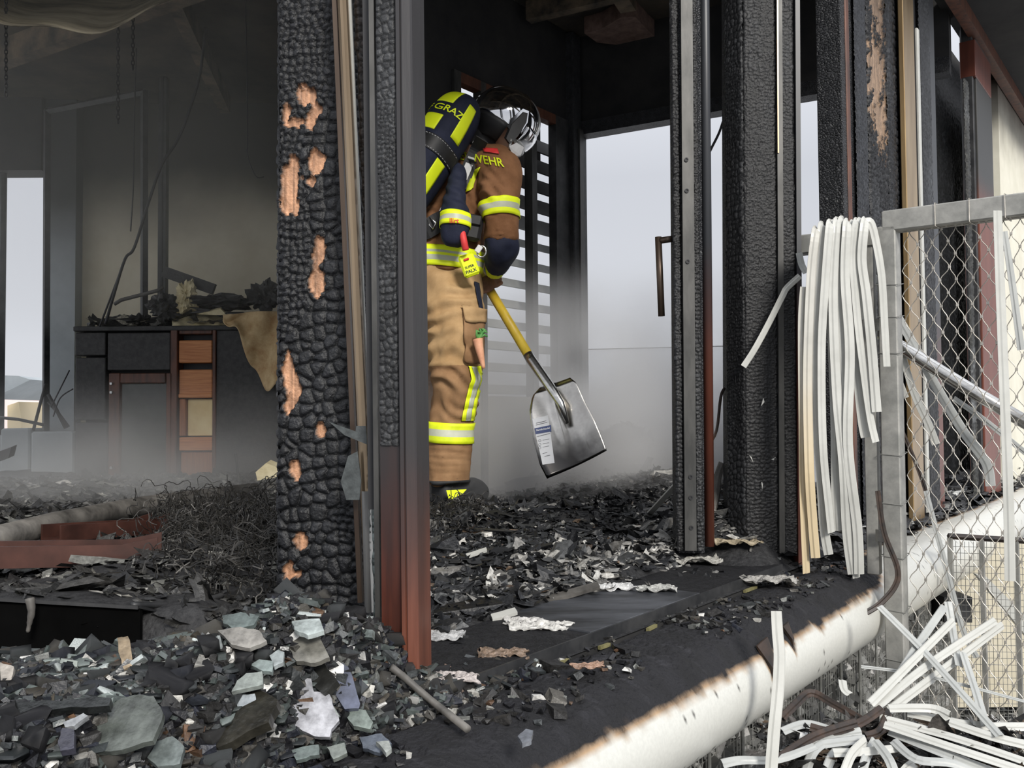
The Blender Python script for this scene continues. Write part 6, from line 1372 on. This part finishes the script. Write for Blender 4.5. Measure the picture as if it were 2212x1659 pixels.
n = 700; px_ = RS.uniform(1640, 2230, n); py_ = RS.uniform(1560, 1670, n); q_ = np.array([P(a, b, 2.06 - .42*max(0, min(1, (b-1330)/330))) for a, b in zip(px_, py_)]); s_ = RS.lognormal(math.log(.014), .5, n)
scatter('pile_litter', 'flake', q_, np.c_[s_*2, s_*.8, s_*.5], palette(n, [(4,(.012,.012,.012)),(2,(.05,.045,.04)),(1,(.14,.10,.07)),(.8,(.45,.45,.44))]), .5, 'burnt flakes mixed into the fallen slat pile', 'litter')
# ------------------------------------------------------------------ gabion, ground below, cage bars
gb = thing('gabion_wall', 'gravel-filled wire gabion under the deck edge', 'gabion', F(1.2, .10, -.78))
mb = MB()
for k in range(220): 
    t0 = -.3 + k*.0165; mb.tube([F(t0,.115,-.78), F(t0,.115,-.18)], .0012, 3, cap=False)
for k in range(24): mb.tube([F(-.3,.115,-.77+k*.025), F(3.4,.115,-.77+k*.025)], .0012, 3, cap=False)
g_ = mb.build('wire_grid', 'wire_dull', gb); g_['kind'] = 'stuff'
for k in range(13): mb = MB(); mb.tube([F(.55+k*.16,.128,-.78), F(.55+k*.16,.128,-.2)], .0038, 8); mb.build('upright_bar', 'wire_dull', gb)
mb = MB(); mb.box(F(1.55, .06, -.48), (3.8,.03,.6), FACROT); mb.build('back_board', 'soil', gb)
def peb(n, tf, label, name, smin, smax, pal):
    p = tf(n); s_ = RS.uniform(smin, smax, n); return scatter(name, 'chunk', p, np.c_[s_*1.2, s_, s_*.85], palette(n, pal), .8, label, 'gravel', 'gravel')
GRV = [(3,(.17,.17,.16)),(2,(.3,.3,.285)),(2,(.08,.08,.075)),(.7,(.45,.44,.42))]
def gab_pts(n):
    t = RS.uniform(-.3, 3.4, n); z = RS.uniform(-.78, -.19, n); o = RS.uniform(.08, .105, n); p = np.array(F0)[None] + t[:,None]*np.array(FA) + o[:,None]*np.array(FO); p[:,2] = z; return p
peb(5200, gab_pts, 'grey pebbles filling the wire gabion under the deck', 'gabion_stones', .018, .032, GRV)
def gnd_pts(n):
    x = RS.uniform(.2, 3.0, n); y = RS.uniform(1.3, 4.6, n); p = np.c_[x, y, np.full(n, -.775)]; t, o = to_f(x, y); return p[(o > .12)]
pg = gnd_pts(9000); RS2 = len(pg); s_ = RS.uniform(.018,.045,RS2); scatter('ground_gravel', 'chunk', pg, np.c_[s_*1.3, s_, s_*.8], palette(RS2, GRV+[(2,(.02,.02,.02))]), .6, 'grey gravel and litter on the ground below the fence', 'gravel', 'gravel')
lg = slab('ground_bed', [xy(F(-1.5,.12)), xy(F(6,.12)), xy(F(6,3.5)), xy(F(-1.5,3.5))], -.80, -.776, 'soil'); tag(lg, 'dark soil bed under the gravel below the fence', 'soil', kind='structure')
cg = thing('wire_cage', 'low zinc cage with vertical bars and fine mesh behind the fence', 'cage', F(2.3,.62,-.78))
def CG(px, py, Y=2.75): return P(px, py, Y)
mb = MB(); mb.tube([CG(2048,1158), CG(2240,1170)], .009, 4); mb.build('top_bar', 'burnt_slat', cg)
for x in (2052, 2120, 2195): mb = MB(); mb.tube([CG(x,1162), CG(x+14,1650)], .009, 4); mb.build('upright_bar', 'galvanised', cg)
mb = MB(); 
for k in range(30): mb.tube([CG(1960+k*9.5,1170 if k > 9 else 1330), CG(1972+k*9.5,1660)], .0009, 3, cap=False)
for k in range(34): mb.tube([CG(1960 if k > 11 else 2050,1180+k*14), CG(2250,1186+k*14)], .0009, 3, cap=False)
g_ = mb.build('fine_mesh', 'wire_dull', cg); g_['kind'] = 'stuff'
tag(MB().box(P(2190,1230,3.6)+Vector((.3,0,-.2)), (1.2,.1,.62)).build('warm_facade', 'warm_wall'), 'warm beige wall face below the fascia at the right edge', 'wall face', kind='structure')
mb = MB(); tag(MB().prism([P(2040,1290,3.2), P(2100,1290,3.2), P(2100,1345,3.2), P(2040,1345,3.2)], (0,.3,0)).build('dark_planter', 'dark_steel'), 'dark planter box under the fascia behind the cage', 'planter')
tag(MB().prism([P(2108,1240,3.1), P(2130,1245,3.1), P(2230,1345,3.1), P(2230,1390,3.1)], (0,.02,0)).build('white_board', 'white_slat'), 'white board slanting down behind the cage bars', 'board')
# far things outside the left window
tag(MB().box((-24,40,-.2), (22,8,3.2)).build('distant_building', 'far_roof'), 'pale pinkish building far outside the left window', 'building')
tag(MB().prism([P(-60,840,9), P(-60,808,9), P(40,812,9), P(66,820,9), P(30,838,9), P(-20,862,9)], (0,1.2,0)).build('broken_awning', 'grey_wall'), 'grey broken awning outside the left window', 'awning')
tag(MB().prism([P(16,1120,10), P(16,876,10), P(40,868,10), P(46,905,10), P(46,1120,10)], (0,.6,0)).build('yellow_crate', 'far_yellow'), 'pale yellow crate outside the left window', 'crate')
# glass parapet outside the far window
gp = thing('glass_parapet', 'thin clear glass parapet outside the large open window', 'glass parapet', P(1400, 900, 6.6))
mat('clear_pane', (.8,.82,.84), (.86,.87,.89), rough=.2, scale=3, alpha=.22)
MB().prism([P(1180,990,6.6), P(2000,980,6.3), P(2000,738,6.3), P(1180,758,6.6)], (0,.012,0)).build('pane', 'clear_pane', gp)
MB().tube([P(1180,757,6.6), P(2000,737,6.3)], .004, 6).build('rim', 'grey_steel', gp)

# ------------------------------------------------------------------ smoke
def smoke(name, lo, hi, dens, col, noise=None, label='', step=1.0, aniso=0.2):
    m = bpy.data.materials.new(name); m.use_nodes = True; nt = m.node_tree; N = nt.nodes; L = nt.links; N.remove(N['Principled BSDF'])
    pv = N.new('ShaderNodeVolumePrincipled'); pv.inputs['Color'].default_value = (*col,1); pv.inputs['Density'].default_value = dens; pv.inputs['Anisotropy'].default_value = aniso
    L.new(pv.outputs[0], N['Material Output'].inputs['Volume'])
    if noise:
        tc = N.new('ShaderNodeTexCoord'); nz = N.new('ShaderNodeTexNoise'); nz.inputs['Scale'].default_value = noise[0]; nz.inputs['Detail'].default_value = 2.5
        L.new(tc.outputs['Object'], nz.inputs['Vector'])
        mr = N.new('ShaderNodeMapRange'); mr.inputs['From Min'].default_value = noise[1]; mr.inputs['From Max'].default_value = noise[2]; mr.inputs['To Max'].default_value = dens; L.new(nz.outputs['Fac'], mr.inputs['Value'])
        sp = N.new('ShaderNodeSeparateXYZ'); g = N.new('ShaderNodeTexCoord'); L.new(g.outputs['Generated'], sp.inputs[0])
        def edge(sock, soft):
            a = N.new('ShaderNodeMath'); a.operation = 'SUBTRACT'; a.inputs[0].default_value = .5; s2 = N.new('ShaderNodeMath'); s2.operation = 'SUBTRACT'; s2.inputs[1].default_value = .5; L.new(sock, s2.inputs[0])
            ab = N.new('ShaderNodeMath'); ab.operation = 'ABSOLUTE'; L.new(s2.outputs[0], ab.inputs[0]); L.new(ab.outputs[0], a.inputs[1])
            k = N.new('ShaderNodeMapRange'); k.inputs['From Max'].default_value = soft; L.new(a.outputs[0], k.inputs['Value']); return k.outputs[0]
        zt = N.new('ShaderNodeMapRange'); zt.inputs['From Min'].default_value = 1.0; zt.inputs['From Max'].default_value = .15; L.new(sp.outputs['Z'], zt.inputs['Value'])
        pw = N.new('ShaderNodeMath'); pw.operation = 'POWER'; pw.inputs[1].default_value = 1.6; L.new(zt.outputs[0], pw.inputs[0])
        out = mr.outputs[0]
        for s in (edge(sp.outputs['X'], .22), edge(sp.outputs['Y'], .3), pw.outputs[0]):
            mu = N.new('ShaderNodeMath'); mu.operation = 'MULTIPLY'; L.new(out, mu.inputs[0]); L.new(s, mu.inputs[1]); out = mu.outputs[0]
        L.new(out, pv.inputs['Density'])
    lo = Vector(lo); hi = Vector(hi); mb = MB(); mb.box((lo+hi)/2, hi-lo); o = mb.build(name, [m]); return tag(o, label, 'smoke', kind='stuff')
smoke('smoke_cloud', (-.75,3.62,.03), (1.55,5.5,1.15), 10.0, (.985,.985,.99), (2.2,.30,.72), 'white smoke drifting low around the shovel and the far window', aniso=0.0)
smoke('smoke_cloud', (-3.3,3.0,.03), (-.75,5.25,.62), 1.3, (.97,.97,.96), (2.4,.34,.75), 'thin grey smoke lying low before the bar cabinet')
smoke('smoke_haze', (-4.0,2.4,.9), (-.72,6.08,2.5), .045, (.95,.95,.90), None, 'grey haze filling the upper left room')
